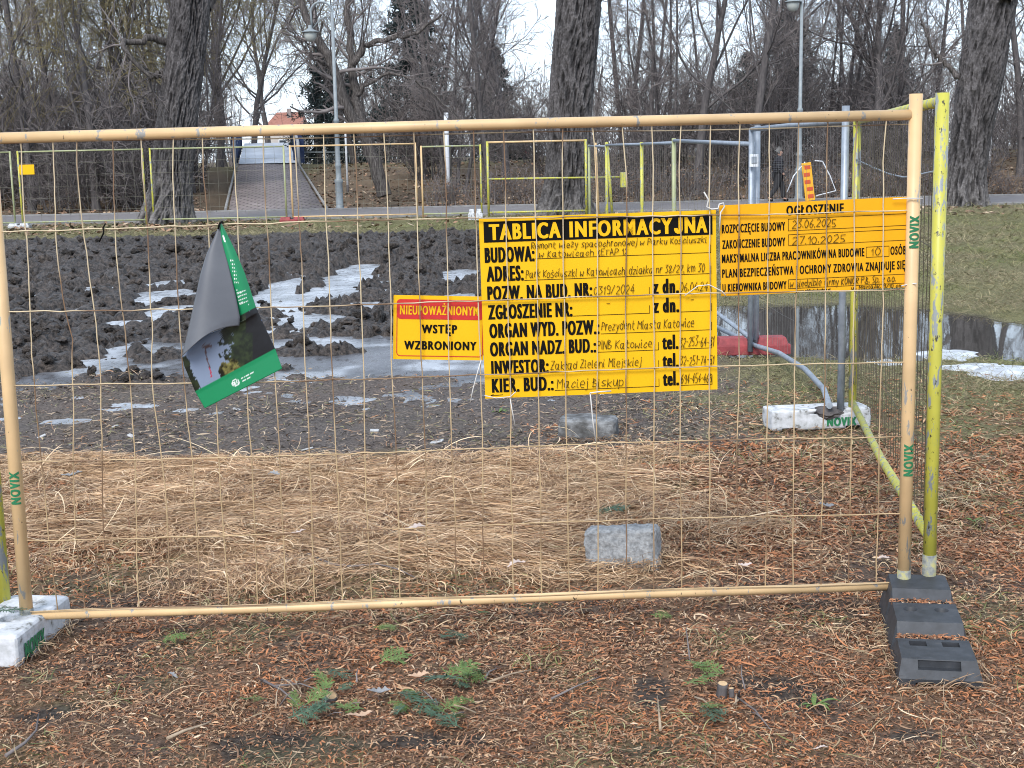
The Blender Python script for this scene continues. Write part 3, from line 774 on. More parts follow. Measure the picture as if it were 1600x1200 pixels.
# ------------------------------------------------------------------ the torn poster, folded over on itself
def interp(poly, t):
    poly = np.array(poly, float); d = np.concatenate([[0], np.cumsum(np.linalg.norm(np.diff(poly, axis=0), axis=1))]); d /= d[-1]
    return np.stack([np.interp(t, d, poly[:, 0]), np.interp(t, d, poly[:, 1])], -1)
def poster():
    na, nb = 170, 90
    a = np.linspace(0, 1, na)
    Rr = [(441, 576), (430, 545), (415, 513), (400, 480), (392, 455), (383, 428), (368, 392), (352, 360), (346, 348)]
    Ll = [(320, 638), (305, 612), (288, 572), (284, 556), (296, 540), (318, 524), (345, 514), (373, 508), (374, 494), (368, 462), (356, 415), (346, 380), (342, 352)]
    ar = np.array([0, .12, .25, .38, .50, .62, .78, .93, 1.0]); al = np.array([0, .12, .25, .285, .30, .32, .335, .35, .38, .5, .7, .88, 1.0])
    PR = np.stack([np.interp(a, ar, [p[0] for p in Rr]), np.interp(a, ar, [p[1] for p in Rr])], 1)
    PL = np.stack([np.interp(a, al, [p[0] for p in Ll]), np.interp(a, al, [p[1] for p in Ll])], 1)
    s = np.linspace(0, 1, nb)
    UV = PL[:, None, :] * (1 - s)[None, :, None] + PR[:, None, :] * s[None, :, None]
    u, v = UV[..., 0].ravel(), UV[..., 1].ravel()
    # the print: green bands, a lattice tower among trees on a grey sky
    G = np.array((.008, .22, .085)); c = np.tile(G, (len(u), 1))
    low = v < 612 + (u - 305) * (545 - 612) / (430 - 305)            # above the bottom band
    up = v > 494 + (u - 374) * (480 - 494) / (400 - 374)             # below the top strip
    photo = low & up
    nz = fbm(u, v, .12, 4, .6, seed=50)
    skyc = np.array((.21, .26, .36)) * (0.75 + .35 * ((v - 510) / 100))[:, None]
    edge_r = 352 + (v - 520) * .02 + (nz - .5) * 46
    edge_l = 293 + (v - 560) * .40 + (nz - .5) * 14
    treec = np.stack([.012 + .07 * np.clip(nz - .4, 0, 1), .018 + .10 * np.clip(nz - .4, 0, 1), .012 + .03 * np.clip(nz - .4, 0, 1)], 1)
    img = np.where((u > edge_r)[:, None], treec, skyc)
    img = np.where(((u < edge_l) & (v > 556))[:, None], treec * .7, img)
    img = np.where(((u > 395) | ((u > 384) & (v < 520)))[:, None], np.array((.012, .013, .016)) * (0.7 + .6 * nz)[:, None], img)
    bush = ((u - 360) / 18) ** 2 + ((v - 575) / 13) ** 2 + (nz - .5) * 3.2 < 1
    img = np.where(bush[:, None], np.array((.20, .18, .055)) * (np.clip(3.2 * nz - 1.1, .05, 1.3))[:, None], img)
    tower = (np.abs(u - (321 + 9 * ss(545, 590, v))) < 1.1) & (v > 541) & (v < 590) | ((np.abs(v - 541) < 2.2) & (u > 316) & (u < 331))
    img = np.where(tower[:, None], np.where((v > 575)[:, None], np.array((.45, .03, .06)), np.array((.10, .06, .06))), img)
    spark = photo & (nz > .70) & (u > 390) & (v < 500); img = np.where(spark[:, None], np.array((.15, .2, .35)), img)
    c = np.where(photo[:, None], img, c)
    # white printing: short rows of small type and a round badge
    ex = np.array((121, -63)) / 136.4; pu, pv = (u - 368), (v - 598)
    lx, lz = pu * ex[0] + pv * ex[1], -pu * ex[1] + pv * ex[0]
    rr = np.hypot(lx, lz); badge = (rr < 6) & ~((rr > 3.4) & (rr < 4.2)) & ~((np.abs(lx) < .8) & (rr < 3.4))
    rows = ((np.abs(lz + 1.8) < .9) & (lx > 9) & (lx < 34)) | ((np.abs(lz - 2.4) < .9) & (lx > 9) & (lx < 26))
    c = np.where((~low & (badge | (rows & (np.sin(lx * 2.4) > -.75))))[:, None], np.array((.72, .75, .72)), c)
    strip = ~up & (((np.abs(v - 373) < 5) & (np.abs(u - 350 - (v - 373) * .3) < 1.3)) | ((v > 404) & (v < 443) & (np.sin(v * 1.1) > .45) & (np.abs(u - 362 - (v - 404) * .2) < 3) & (np.sin(u * 2.2) > -.2))
        | ((v > 453) & (v < 476) & (np.sin((v + .35 * u) * 1.05) > .25) & (np.sin(u * 2.6 + v) > -.65) & (u > 369 + (v - 453) * .22) & (u < 384 + (v - 453) * .22)))
    c = np.where(strip[:, None], np.array((.72, .75, .72)), c)
    off = .014 + .03 * np.sin(np.clip((a - .1) / .9, 0, 1) * PI)[:, None] * (1 - .5 * s[None, :]) + .012 * np.sin(s * PI)[None, :] * np.ones((na, 1))
    off = off.ravel()
    X, Zc = [], []
    V = np.zeros((len(u), 3))
    for i in range(len(u)):
        x, z = onf(u[i], v[i], off[i]); V[i] = (x, -off[i], z)
    i = np.arange(na * nb).reshape(na, nb)
    Q = np.stack([i[:-1, :-1], i[:-1, 1:], i[1:, 1:], i[1:, :-1]], -1).reshape(-1, 4)
    root = empty("poster", "green poster with a photograph of trees, folded over and hanging by one corner", "poster", FORG, FROT)
    o = link("printed_sheet", mesh_np("printed_sheet", V, Q, c, smooth=True), vcol_mat("poster_print", .38, spec=.5), root)
    md = o.modifiers.new("thickness", 'SOLIDIFY'); md.thickness = .0012; md.offset = -1
    # the folded over corner shows the grey back
    nl, nm = 60, 26
    t = np.linspace(0, 1, nl)
    Lf = interp([(343, 350), (334, 372), (322, 398), (313, 428), (305, 465), (296, 505), (289, 535), (284, 557)], t)
    Rf = interp([(344, 350), (347, 378), (357, 414), (368, 460), (375, 496), (374, 509)], t)
    s = np.linspace(0, 1, nm)
    UV = Lf[:, None] * (1 - s)[None, :, None] + Rf[:, None] * s[None, :, None]
    sag = np.clip((t - .72) / .28, 0, 1)[:, None] ** 2
    UV[..., 1] -= sag * 13 * np.sin(s * PI)[None, :]
    off = .02 + .030 * np.sin(np.clip((t - .02) / .98, 0, 1) * PI * .5)[:, None] + .055 * t[:, None] * np.sin(np.sqrt(s) * PI)[None, :] + .012 * s[None, :] * t[:, None]
    V = np.zeros((nl * nm, 3)); f = UV.reshape(-1, 2); of = off.ravel()
    for n in range(len(f)):
        x, z = onf(f[n, 0], f[n, 1], of[n]); V[n] = (x, -of[n], z)
    i = np.arange(nl * nm).reshape(nl, nm)
    Q = np.stack([i[:-1, :-1], i[:-1, 1:], i[1:, 1:], i[1:, :-1]], -1).reshape(-1, 4)
    o = link("folded_back", mesh_np("folded_back", V, Q, smooth=True), mat("poster_back", [(.3, (.085, .09, .105)), (.7, (.11, .115, .13))], 8, .5), root)
    md = o.modifiers.new("thickness", 'SOLIDIFY'); md.thickness = .0012; md.offset = 1
    b = MB()
    cx, cz = onf(344, 352, .02); b.tube([(cx - .006, -.03, cz - .012), (cx, -.034, cz + .006), (cx + .006, -.01, cz + .012), (cx + .008, .01, cz)], .004, 6)
    b.build("cable_tie", M['black'], root)
poster()

# ties and cords
def cord(label, pts, rad=.0022, off=.012, m_=None, name="cable_tie", cat="cable tie"):
    P_ = []
    for u, v, *o_ in pts:
        of = o_[0] if o_ else off
        x, z = onf(u, v, of); P_.append((x, -of, z))
    o = MB().tube(P_, rad, 6).build(name, m_ or M['cord']); o.matrix_world = Matrix.Translation(FORG) @ Matrix.Rotation(FROT, 4, 'Z')
    return tag(o, label, cat, "white ties on the near fence")
cord("white cable tie tail dangling below the no entry board", [(752, 562, .004), (746, 582), (739, 608), (735, 628)])
cord("white cable tie tail hanging below the first letters of the information board", [(797, 622, .004), (800, 640), (805, 666)])
cord("white cable tie tail hanging under the middle of the information board", [(922, 614, .006), (923, 622), (926, 655), (931, 690)], .0026)
cord("white cord knotted between the two big boards with its end sticking up", [(1100, 300), (1107, 312), (1104, 323), (1112, 327), (1122, 326), (1124, 319), (1130, 317), (1132, 323), (1126, 332), (1124, 360)], .003)
cord("short white tie from the announcement board round the end post", [(1395, 311), (1412, 310), (1428, 310, .034), (1442, 310, .034)], .0025)
cord("white tie at the lower corner of the announcement board by the end post", [(1408, 447), (1420, 444), (1432, 443, .034)], .0025)
cord("white tie with a loose end at the lower right of the information board", [(1070, 462), (1090, 447), (1108, 445), (1128, 455), (1134, 462)], .0022)
cord("thin white cord along the lower edge of the information board", [(757, 618), (775, 622), (797, 620), (806, 612)], .002)
cord("short white tie lying across the lower edge of the board at its middle", [(922, 614), (938, 612), (955, 611)], .0028)
cord("black cable tie twisted on the mesh near the top row of wires", [(165, 349), (161, 356), (162, 364), (155, 378)], .003, .01, M['black'])

# ------------------------------------------------------------------ feet and blocks
def cut(o, cutters):
    for c in cutters:
        md = o.modifiers.new("cut", 'BOOLEAN'); md.operation = 'DIFFERENCE'; md.object = c; md.solver = 'EXACT'
    bpy.context.view_layer.update()
    me = bpy.data.meshes.new_from_object(o.evaluated_get(bpy.context.evaluated_depsgraph_get()))
    o.modifiers.clear(); old = o.data; o.data = me; me.name = old.name
    for c in cutters: bpy.data.objects.remove(c)

def frustum(b, x0, x1, y0, y1, z0, z1, dx, dy0, dy1):
    bm = b.bm
    lo = [bm.verts.new(p) for p in ((x0, y0, z0), (x1, y0, z0), (x1, y1, z0), (x0, y1, z0))]
    hi = [bm.verts.new(p) for p in ((x0 + dx, y0 + dy0, z1), (x1 - dx, y0 + dy0, z1), (x1 - dx, y1 - dy1, z1), (x0 + dx, y1 - dy1, z1))]
    bm.faces.new(lo[::-1]); bm.faces.new(hi)
    for i in range(4): bm.faces.new((lo[i], lo[(i + 1) % 4], hi[(i + 1) % 4], hi[i]))
    es = [e for v in hi for e in v.link_edges]; es = list(set(es))
    bmesh.ops.bevel(bm, geom=es, offset=.006, segments=2, profile=.6, affect='EDGES')

def plastic_foot():
    n = gnd(1469, 1078); f = gnd(1430, 955)
    d = Vector((f.x - n.x, f.y - n.y, 0)); L = d.length; ang = math.atan2(d.y, d.x) - PI / 2
    root = empty("foot_block", "black plastic three stepped foot holding the cream and yellow posts", "fence foot", (n.x, n.y, 0), ang)
    wd = .275; hw = lambda z: wd / 2 - max(0, z - .03) * .26
    prof = [(0, .034), (.048, .088), (.29 * L, .092), (.295 * L, .080), (.365 * L, .080), (.405 * L, .122), (.655 * L, .125), (.66 * L, .112), (.73 * L, .112), (.77 * L, .150), (L - .012, .152), (L, .13)]
    b = MB(); bm = b.bm; row = []
    for y, z in prof:
        pinch = .010 if z in (.080, .112) else 0
        row.append([bm.verts.new((-hw(z) + pinch, y, z)), bm.verts.new((hw(z) - pinch, y, z)), bm.verts.new((wd / 2, y, .028)), bm.verts.new((wd / 2, y, 0)), bm.verts.new((-wd / 2, y, 0)), bm.verts.new((-wd / 2, y, .028))])
    for a, c in zip(row, row[1:]):
        for k in range(6): bm.faces.new((a[k], a[(k + 1) % 6], c[(k + 1) % 6], c[k]))
    bm.faces.new(row[0]); bm.faces.new(row[-1][::-1])
    bmesh.ops.bevel(bm, geom=[e for e in bm.edges if e.is_manifold and e.calc_face_angle(0) > .45], offset=.004, segments=2, profile=.6, affect='EDGES', clamp_overlap=True)
    o = b.build("body", M['rubber'], root)
    cs = []
    for sx in (-1, 1):
        c = MB(); c.box((sx * .055, L * .235, .092), (.058, .045, .05)); cs.append(c.build("cutter", M['rubber'], root))
        c = MB(); c.lathe([(.026, 0), (.026, .09)], (sx * .055, L * .57, .085)); cs.append(c.build("cutter", M['rubber'], root))
    c = MB(); c.box((0, .02, .072), (.14, .06, .026)); cs.append(c.build("cutter", M['rubber'], root))
    c = MB(); c.box((0, .0, .0), (.16, .22, .042)); cs.append(c.build("cutter", M['rubber'], root))
    for c in cs: bpy.context.view_layer.update()
    cut(o, cs)
    return n, d, L, ang, wd
FOOT = plastic_foot()

def white_block(name, label, c, ang, L, wd, h, text_side, tpos, damage=None):
    root = empty(name, label, "fence foot", c, ang, "white foot blocks")
    b = MB(); b.box((0, 0, h / 2 + .002), (L, wd, h), .022, seg=3)
    bmesh.ops.subdivide_edges(b.bm, edges=b.bm.edges[:], cuts=6, use_grid_fill=True)
    for v in b.bm.verts:
        p = v.co; q = mnoise.noise(p * 18) * .004 + mnoise.noise(p * 60) * .002
        v.co += p.normalized() * q
    o = b.build("body", M['whiteconc'], root)
    cs = []
    for x in (-L * .36, -L * .12, L * .12, L * .36):
        if damage and abs(x - damage) < .1: continue
        cu = MB(); cu.box((x, 0, h), (.06, .05, .05), .01); cs.append(cu.build("cutter", M['whiteconc'], root))
    for sx in (-1, 1):
        cu = MB(); cu.box((sx * L * .32, 0, 0), (L * .16, wd * 1.4, h * .34)); cs.append(cu.build("cutter", M['whiteconc'], root))
    if damage is not None:
        cu = MB(); bmesh.ops.create_icosphere(cu.bm, subdivisions=3, radius=1.0)
        for v in cu.bm.verts: v.co = Vector((v.co.x * .11, v.co.y * .10, v.co.z * .045)) * (1 + .35 * mnoise.noise(v.co * 2.5)) + Vector((damage, -wd / 2 + .02, h - .012))
        cs.append(cu.build("cutter", M['whiteconc'], root))
    bpy.context.view_layer.update(); cut(o, cs)
    for p in o.data.polygons: p.use_smooth = True
    if damage is not None:
        bb = MB(); bmesh.ops.create_icosphere(bb.bm, subdivisions=3, radius=1.0)
        for v in bb.bm.verts: v.co = Vector((v.co.x * .105, v.co.y * .085, v.co.z * .04)) * (1 + .3 * mnoise.noise(v.co * 2.5)) + Vector((damage, -wd / 2 + .055, h - .035))
        bb.build("broken_core", M['bark2'], root)
    x0, x1, z0, cap, sd_ = tpos
    Lt = Letters(); Lt.add("NOVIX", 0, x1 - x0, 0, cap, .012, .008, 3)
    def fn(V):
        V[:, 0] += x0; V[:, 2] += z0; V[:, 1] = V[:, 1] * .3 - wd / 2 - .0045
        if sd_ < 0: V[:, 0] *= 1
        return V
    Lt.build("lettering", M['greenink'], root, 0, fn)
    return root
# left: runs away from the photographer
n, f = gnd(32, 1046), gnd(112, 978)
d = (f - n); L_ = d.length + .02; ang = math.atan2(d.y, d.x)
side = Vector((-d.y, d.x, 0)).normalized()
c = (n + f) / 2 + side * .12
white_block("foot_block", "white stencilled foot block under the left end of the near panel", (c.x, c.y, 0), ang, L_, .24, .125, 1, (-L_ * .40, -L_ * .04, .022, .062, 1))
a, b_ = gnd(1207, 676), gnd(1362, 669)
d = b_ - a; ang = math.atan2(d.y, d.x); side = Vector((-d.y, d.x, 0)).normalized(); c = (a + b_) / 2 + side * .12
white_block("foot_block", "broken white stencilled foot block on the grass at the corner of yellow and grey panels", (c.x, c.y, 0), ang, d.length, .23, .135, 1, (.03, .23, .025, .055, 1), damage=.05)

def slab_foot(label, u, v, wd, dp, h, y=None, m_=None, group=None, rot=0):
    p = gnd(u, v) if y is None else bk(u, y)
    root = empty("foot_block", label, "fence foot", (p.x, p.y, p.z), rot, group)
    b = MB(); b.box((0, 0, h * .3), (wd, dp, h * .6), .01)
    frustum(b, -wd / 2 + .02, -wd * .06, -dp / 2 + .01, dp / 2 - .01, h * .6, h, .02, .02, .02)
    frustum(b, wd * .06, wd / 2 - .02, -dp / 2 + .01, dp / 2 - .01, h * .6, h, .02, .02, .02)
    b.build("body", m_ or M['redfoot'], root)
    b = MB(); b.box((0, 0, h * .72), (wd * .13, dp * .5, h * .3), .005); b.build("socket", M['rubber'], root)
    return root
slab_foot("dull red foot standing in the water under the grey post", 1174, 552, .66, .24, .15)
slab_foot("bright red foot of the far fence beside the ramp", 455, 347, .7, .3, .16, YB)
slab_foot("white foot under the far fence below the small yellow plate", 27, 347, .6, .3, .14, YB, M['whiteconc'])
slab_foot("pale foot of the far double post next to the information board", 742, 345, .4, .3, .3, YB - .8, M['whiteconc'])

def lump(name, label, p, size, rot, m_, seed, cat="concrete block"):
    b = MB(); b.box((0, 0, 0), size, min(.036, min(size) * .3), seg=3)
    bmesh.ops.subdivide_edges(b.bm, edges=b.bm.edges[:], cuts=9, use_grid_fill=True)
    for v in b.bm.verts:
        q = v.co * 9 + Vector((seed, 0, 0)); n_ = (mnoise.noise(q) * .09 + mnoise.noise(q * 4) * .05 + mnoise.noise(q * 10) * .025) * min(size)
        v.co += v.co.normalized() * n_
    for f_ in b.bm.faces: f_.smooth = True
    o = b.build(name, m_); o.location = p; o.rotation_euler = rot
    return tag(o, label, cat)
p = gnd(976, 898)
lump("concrete_block", "pale grey concrete block lying in the straw just behind the bottom rail", (p.x, p.y + .09, .085), (.325, .17, .205), (math.radians(-7), math.radians(-4.5), math.radians(-16)), M['conc'], 3)
p = gnd(921, 688)
M['conc2'] = mat("dirty_concrete", [(.32, (.05, .048, .045)), (.5, (.12, .12, .12)), (.72, (.32, .33, .34))], 12, 0.9, bmp=.8, bdist=.01, detail=9)
lump("concrete_block", "dirty dark grey concrete block on the bare soil below the information board", (p.x, p.y + .12, .055), (.37, .24, .15), (math.radians(0), math.radians(1.5), math.radians(-8)), M['conc2'], 9)

# ------------------------------------------------------------------ trees
def norm(v): return v / (np.linalg.norm(v, axis=-1, keepdims=True) + 1e-9)
def grow(rng, P0, D0, L0, n, wob, trop):
    """polylines for m branches at once: P0,D0 (m,3) L0 (m,)"""
    m = len(P0); P = np.zeros((m, n, 3)); P[:, 0] = P0; D = norm(D0)
    st = (L0 / (n - 1))[:, None]
    for i in range(1, n):
        D = norm(D + rng.normal(0, wob, (m, 3)) + np.array([0, 0, trop]))
        P[:, i] = P[:, i - 1] + D * st
    return P
def children(rng, P, R, L, per, t0, t1, ang, spread_, lr, lrj, rr, n, wob, trop, taper=.35, shrink=.5):
    m, k = P.shape[0], P.shape[1]
    t = (np.arange(per)[None, :] + rng.random((m, per))) / per * (t1 - t0) + t0
    f = t * (k - 1); i = np.minimum(f.astype(int), k - 2); fr = (f - i)[..., None]
    a = np.arange(m)[:, None]
    pos = P[a, i] * (1 - fr) + P[a, i + 1] * fr; tan = norm(P[a, i + 1] - P[a, i]); rad = R[a, i] * (1 - fr[..., 0]) + R[a, i + 1] * fr[..., 0]
    rv = norm(rng.normal(0, 1, (m, per, 3))); perp = norm(np.cross(tan, rv))
    an = np.radians(rng.normal(ang, spread_, (m, per)))[..., None]
    d = tan * np.cos(an) + perp * np.sin(an)
    ln = L[:, None] * lr * (1 - shrink * t) * rng.uniform(1 - lrj, 1 + lrj, (m, per))
    r0 = np.minimum(rad * .9, np.maximum(rad * rr, .004))
    P2 = grow(rng, pos.reshape(-1, 3), d.reshape(-1, 3), ln.ravel(), n, wob, trop)
    R2 = r0.reshape(-1, 1) * np.linspace(1, taper, n)[None, :]
    return P2, R2, ln.ravel()
def tubes(P, R, sides):
    m, n = P.shape[:2]
    T = norm(np.gradient(P, axis=1)); ref = np.where(np.abs(T[:, :1, 2:3]) < .8, np.array([0, 0, 1.]), np.array([1., 0, 0]))
    A = norm(np.cross(T, np.broadcast_to(ref, T.shape))); B = np.cross(A, T)
    k = np.arange(sides) * 2 * PI / sides
    V = P[:, :, None] + R[:, :, None, None] * (A[:, :, None] * np.cos(k)[None, None, :, None] + B[:, :, None] * np.sin(k)[None, None, :, None])
    i = np.arange(m * n * sides).reshape(m, n, sides); j = np.roll(i, -1, 2)
    Q = np.stack([i[:, :-1], j[:, :-1], j[:, 1:], i[:, 1:]], -1).reshape(-1, 4)
    return V.reshape(-1, 3), Q
def merge(parts):
    V, Q, n = [], [], 0
    for v, q in parts: V.append(v); Q.append(q + n); n += len(v)
    return np.concatenate(V), np.concatenate(Q)

def tree_meshes(kind, seed):
    rng = np.random.default_rng(seed); z0 = np.array([[0, 0, -.3]])
    def trunk(h, r, wob, n=14, lean=(0, 0), taper=.3, trop=.03):
        P = grow(rng, z0, np.array([[lean[0], lean[1], 1.0]]), np.array([h]), n, wob, trop)
        R = r * (1 - (1 - taper) * np.linspace(0, 1, n))[None, :]; R[0, 0] *= 1.35
        return P, R, np.array([h])
    tw = .0082
    if kind == 'slender':
        a = trunk(17, .125, .04); b = children(rng, *a, 34, .08, 1, 55, 14, .24, .4, .24, 8, .11, .10, .25, .45)
        c = children(rng, *b, 9, .15, 1, 42, 12, .42, .4, .5, 6, .14, .05, .4); d = children(rng, *c, 7, .1, 1, 40, 14, .5, .4, .6, 5, .16, .02, .5)
    elif kind == 'forked':
        a = trunk(9, .17, .07, lean=(.15, .05)); b = children(rng, *a, 11, .22, 1, 38, 12, .8, .3, .42, 10, .13, .06, .3, .25)
        c = children(rng, *b, 11, .12, 1, 45, 14, .38, .4, .36, 7, .16, .03, .4); d = children(rng, *c, 9, .1, 1, 44, 14, .5, .4, .5, 5, .17, .0, .5)
    elif kind == 'willow':
        a = trunk(8, .17, .06, lean=(.1, 0)); b = children(rng, *a, 12, .25, 1, 30, 10, .85, .3, .45, 9, .10, .08, .3, .3)
        c = children(rng, *b, 12, .2, 1, 55, 16, .38, .4, .3, 8, .12, -.10, .4); d = children(rng, *c, 9, .05, 1, 50, 20, .9, .5, .5, 7, .08, -.24, .5)
    elif kind == 'multi':
        k = 5; ang = rng.random(k) * 2 * PI; D = np.stack([np.cos(ang) * .22, np.sin(ang) * .22, np.ones(k)], 1)
        P = grow(rng, np.tile(z0, (k, 1)) + np.stack([np.cos(ang), np.sin(ang), 0 * ang], 1) * .25, D, rng.uniform(10, 15, k), 12, .05, .03)
        a = (P, .075 * np.linspace(1, .35, 12)[None, :] * rng.uniform(.7, 1.3, (k, 1)), rng.uniform(10, 15, k))
        b = children(rng, *a, 16, .08, 1, 45, 14, .24, .4, .34, 7, .12, .08, .35, .5)
        c = children(rng, *b, 8, .15, 1, 42, 14, .45, .4, .5, 5, .15, .03, .5); d = children(rng, *c, 6, .1, 1, 40, 14, .5, .4, .6, 4, .15, 0, .5)
    elif kind == 'shrub':
        k = 16; ang = rng.random(k) * 2 * PI; rr = rng.random(k) * .9; D = np.stack([np.cos(ang) * .5, np.sin(ang) * .5, np.ones(k)], 1)
        ln = rng.uniform(2.2, 5.2, k)
        P = grow(rng, np.stack([np.cos(ang) * rr, np.sin(ang) * rr, -.15 + 0 * ang], 1), D, ln, 8, .09, .03)
        a = (P, .022 * np.linspace(1, .4, 8)[None, :] * rng.uniform(.7, 1.4, (k, 1)), ln)
        b = children(rng, *a, 8, .1, 1, 42, 14, .4, .4, .6, 6, .13, .04, .5, .4)
        c = children(rng, *b, 7, .1, 1, 42, 16, .5, .4, .7, 5, .16, .0, .5); d = None
    def fat(q, lim): P, R, L = q; return P, np.maximum(R, lim), L
    c = fat(c, tw * 1.35)
    parts_trunk = [tubes(a[0], a[1], 9 if kind != 'shrub' else 5), tubes(b[0], np.maximum(b[1], tw * 1.3), 5)]
    parts_crown = [tubes(c[0], c[1], 3)]
    if d is not None: parts_crown.append(tubes(*fat(d, tw)[:2], 3))
    me1 = mesh_np("trunk", *merge(parts_trunk), smooth=True); me2 = mesh_np("crown", *merge(parts_crown), smooth=True)
    bm_ = M['bark2'] if kind != 'willow' else M['willow']
    me1.materials.append(M['bark2']); me2.materials.append(M['willow'] if kind == 'willow' else M['twig'])
    return me1, me2
PROTO = {}
for kind, seeds in (('slender', (1, 2, 3)), ('forked', (4, 5, 6)), ('willow', (7, 8)), ('multi', (9, 10)), ('shrub', (11, 12, 13))):
    PROTO[kind] = [tree_meshes(kind, s_) for s_ in seeds]

def plant_tree(name, label, kind, x, y, scale=1.0, group=None, rot=None, lean=0.0, cat="tree", var=None, fat=1.0):
    me1, me2 = PROTO[kind][random.randrange(len(PROTO[kind])) if var is None else var]
    z = H(x, y)
    o = empty(name, label, cat, (x, y, z), random.uniform(0, 2 * PI) if rot is None else rot, group)
    o.rotation_euler = (0, lean, o.rotation_euler[2]); o.scale = (scale * fat, scale * fat, scale)
    link("trunk", me1, None, o); link("crown", me2, None, o)
    return o
def ux(u, y): return at(u, 300, y).x

# trees one can tell apart, from where they stand in the picture
NAMED = [
 (48, 53, 'slender', 1.15, 1, "straight dark tree with a bare trunk near the left end of the wood"),
 (96, 56, 'slender', 1.05, 0, "thin upright tree just beside the yellowish willow"),
 (150, 52, 'willow', 1.0, 0, "yellowish willow with hanging twigs behind the small yellow plate"),
 (205, 57, 'willow', 1.05, 1, "yellowish willow with hanging twigs directly behind the big leaning trunk"),
 (352, 84, 'willow', 1.5, 0, "far willow whose twigs hang over the left end of the bridge"),
 (425, 104, 'forked', 1.45, 1, "bare tree spreading above the far end of the bridge"),
 (498, 112, 'willow', 1.5, 1, "far willow behind the dark conifer beside the ramp"),
 (560, 74, 'forked', 1.1, 2, "bare tree behind the leaning forked one"),
 (396, 88, 'forked', 1.25, 0, "dark forked tree beside the far end of the ramp"),
 (345, 72, 'willow', 1.1, 1, "willow with thin hanging twigs between the leaning trunk and the ramp"),
 (300, 66, 'multi', 1.0, 0, "many stemmed bare tree close behind the big leaning trunk"),
 (660, 62, 'forked', 1.05, 1, "spreading bare tree behind the white pole"),
 (715, 57, 'multi', 1.0, 1, "many stemmed bare tree between the white pole and the gate"),
 (765, 55, 'slender', .95, 2, "thin bare tree behind the left post of the yellow gate"),
 (790, 60, 'forked', 1.1, 2, "crooked bare tree left of the big middle trunk"),
 (975, 60, 'slender', .95, 0, "thin bare tree close to the right edge of the big middle trunk"),
 (1035, 56, 'multi', .9, 0, "many stemmed bare tree right of the big middle trunk"),
 (1086, 54, 'forked', 1.15, 0, "sturdy bare tree that forks high above the information board"),
 (1178, 53, 'slender', 1.3, 1, "straight dark tree behind the grey post with the white plate"),
 (1225, 64, 'slender', 1.0, 2, "slim tree behind the walking person"),
 (1352, 55, 'forked', 1.1, 1, "bare tree with a bent trunk above the announcement board"),
 (1300, 60, 'multi', 1.0, 1, "many stemmed bare tree behind the orange barrier board"),
 (1402, 61, 'slender', 1.1, 0, "upright bare tree behind the right end of the top rail"),
 (1450, 56, 'forked', 1.05, 2, "bare tree with rising boughs left of the big right trunk"),
 (1592, 58, 'slender', 1.2, 1, "slim tree at the right edge beyond the big right trunk"),
]
for u, y, kind, sc, var, lab in NAMED:
    plant_tree("willow_tree" if kind == 'willow' else "bare_tree", lab, kind, ux(u, y), y, sc, "bare trees behind the path", var=var, fat=1.0)
# the wood behind them
rw = random.Random(21)
def scatter(n, y0, y1, kinds, s0, s1, name, label, group, cat, avoid=None, gap=2.0, u0=-260, u1=1860, lab2=None):
    placed = []
    tries = 0
    while len(placed) < n and tries < n * 40:
        tries += 1
        y = y0 + (y1 - y0) * rw.random(); u = rw.uniform(u0, u1)
        if avoid and avoid(u, y): continue
        x = ux(u, y)
        if any((x - a) ** 2 + (y - b_) ** 2 < gap ** 2 for a, b_ in placed): continue
        placed.append((x, y))
        plant_tree(name, label(u, y) if callable(label) else label, rw.choice(kinds), x, y, rw.uniform(s0, s1), group, rot=rw.uniform(0, 6.28), cat=cat)
corridor = lambda u, y: (350 < u < 520)
wide = lambda u, y: (300 < u < 560)
scatter(46, 60, 125, ['slender', 'slender', 'multi', 'forked', 'slender'], .7, 1.1, "bare_tree", "bare brown tree standing deep in the wood beyond the path", "trees deep in the wood", "tree", corridor, 2.6)
scatter(22, 55, 95, ['slender', 'multi', 'willow', 'slender'], .8, 1.2, "bare_tree", "bare tree in the dense dark part of the wood beyond the far fence", "trees in the dense part of the wood", "tree", None, 1.8, -250, 320)
scatter(72, 51.5, 82, ['shrub'], .55, 1.15, "bare_shrub", "leafless twiggy shrub in the undergrowth beyond the path", "shrubs in the undergrowth", "shrub", wide, 1.4)
scatter(28, 51, 66, ['shrub'], .6, 1.25, "bare_shrub", "leafless twiggy shrub at the dense dark edge of the wood", "shrubs at the dense edge", "shrub", None, 1.1, -200, 235)

# one far mass of stems closes the view between them
def far_wood():
    rng = np.random.default_rng(33); m = 1500
    y = rng.uniform(128, 165, m); u = rng.uniform(-420, 2020, m)
    keep = ~((u > 385) & (u < 512)); y, u = y[keep], u[keep]; m = len(y)
    x = np.array([ux(a, b_) for a, b_ in zip(u, y)])
    P = grow(rng, np.stack([x, y, np.full(m, .3)], 1), np.stack([rng.normal(0, .12, m), rng.normal(0, .12, m), np.ones(m)], 1), rng.uniform(3, 11, m), 8, .06, .02)
    R = .05 * np.linspace(1, .3, 8)[None, :] * rng.uniform(.5, 1.6, (m, 1)); L = np.linalg.norm(P[:, -1] - P[:, 0], axis=1)
    b = children(rng, P, R, L, 7, .05, 1, 48, 14, .30, .4, .6, 5, .14, .05, .4, .5)
    c = children(rng, *b, 4, .15, 1, 42, 14, .5, .4, .7, 4, .15, .02, .5)
    me = mesh_np("treeline", *merge([tubes(P, R, 3), tubes(b[0], np.maximum(b[1], .016), 3), tubes(c[0], np.maximum(c[1], .013), 3)]))
    tag(link("treeline", me, M['twig']), "far bare wood closing the view as one mass", "far wood", kind='stuff')
far_wood()

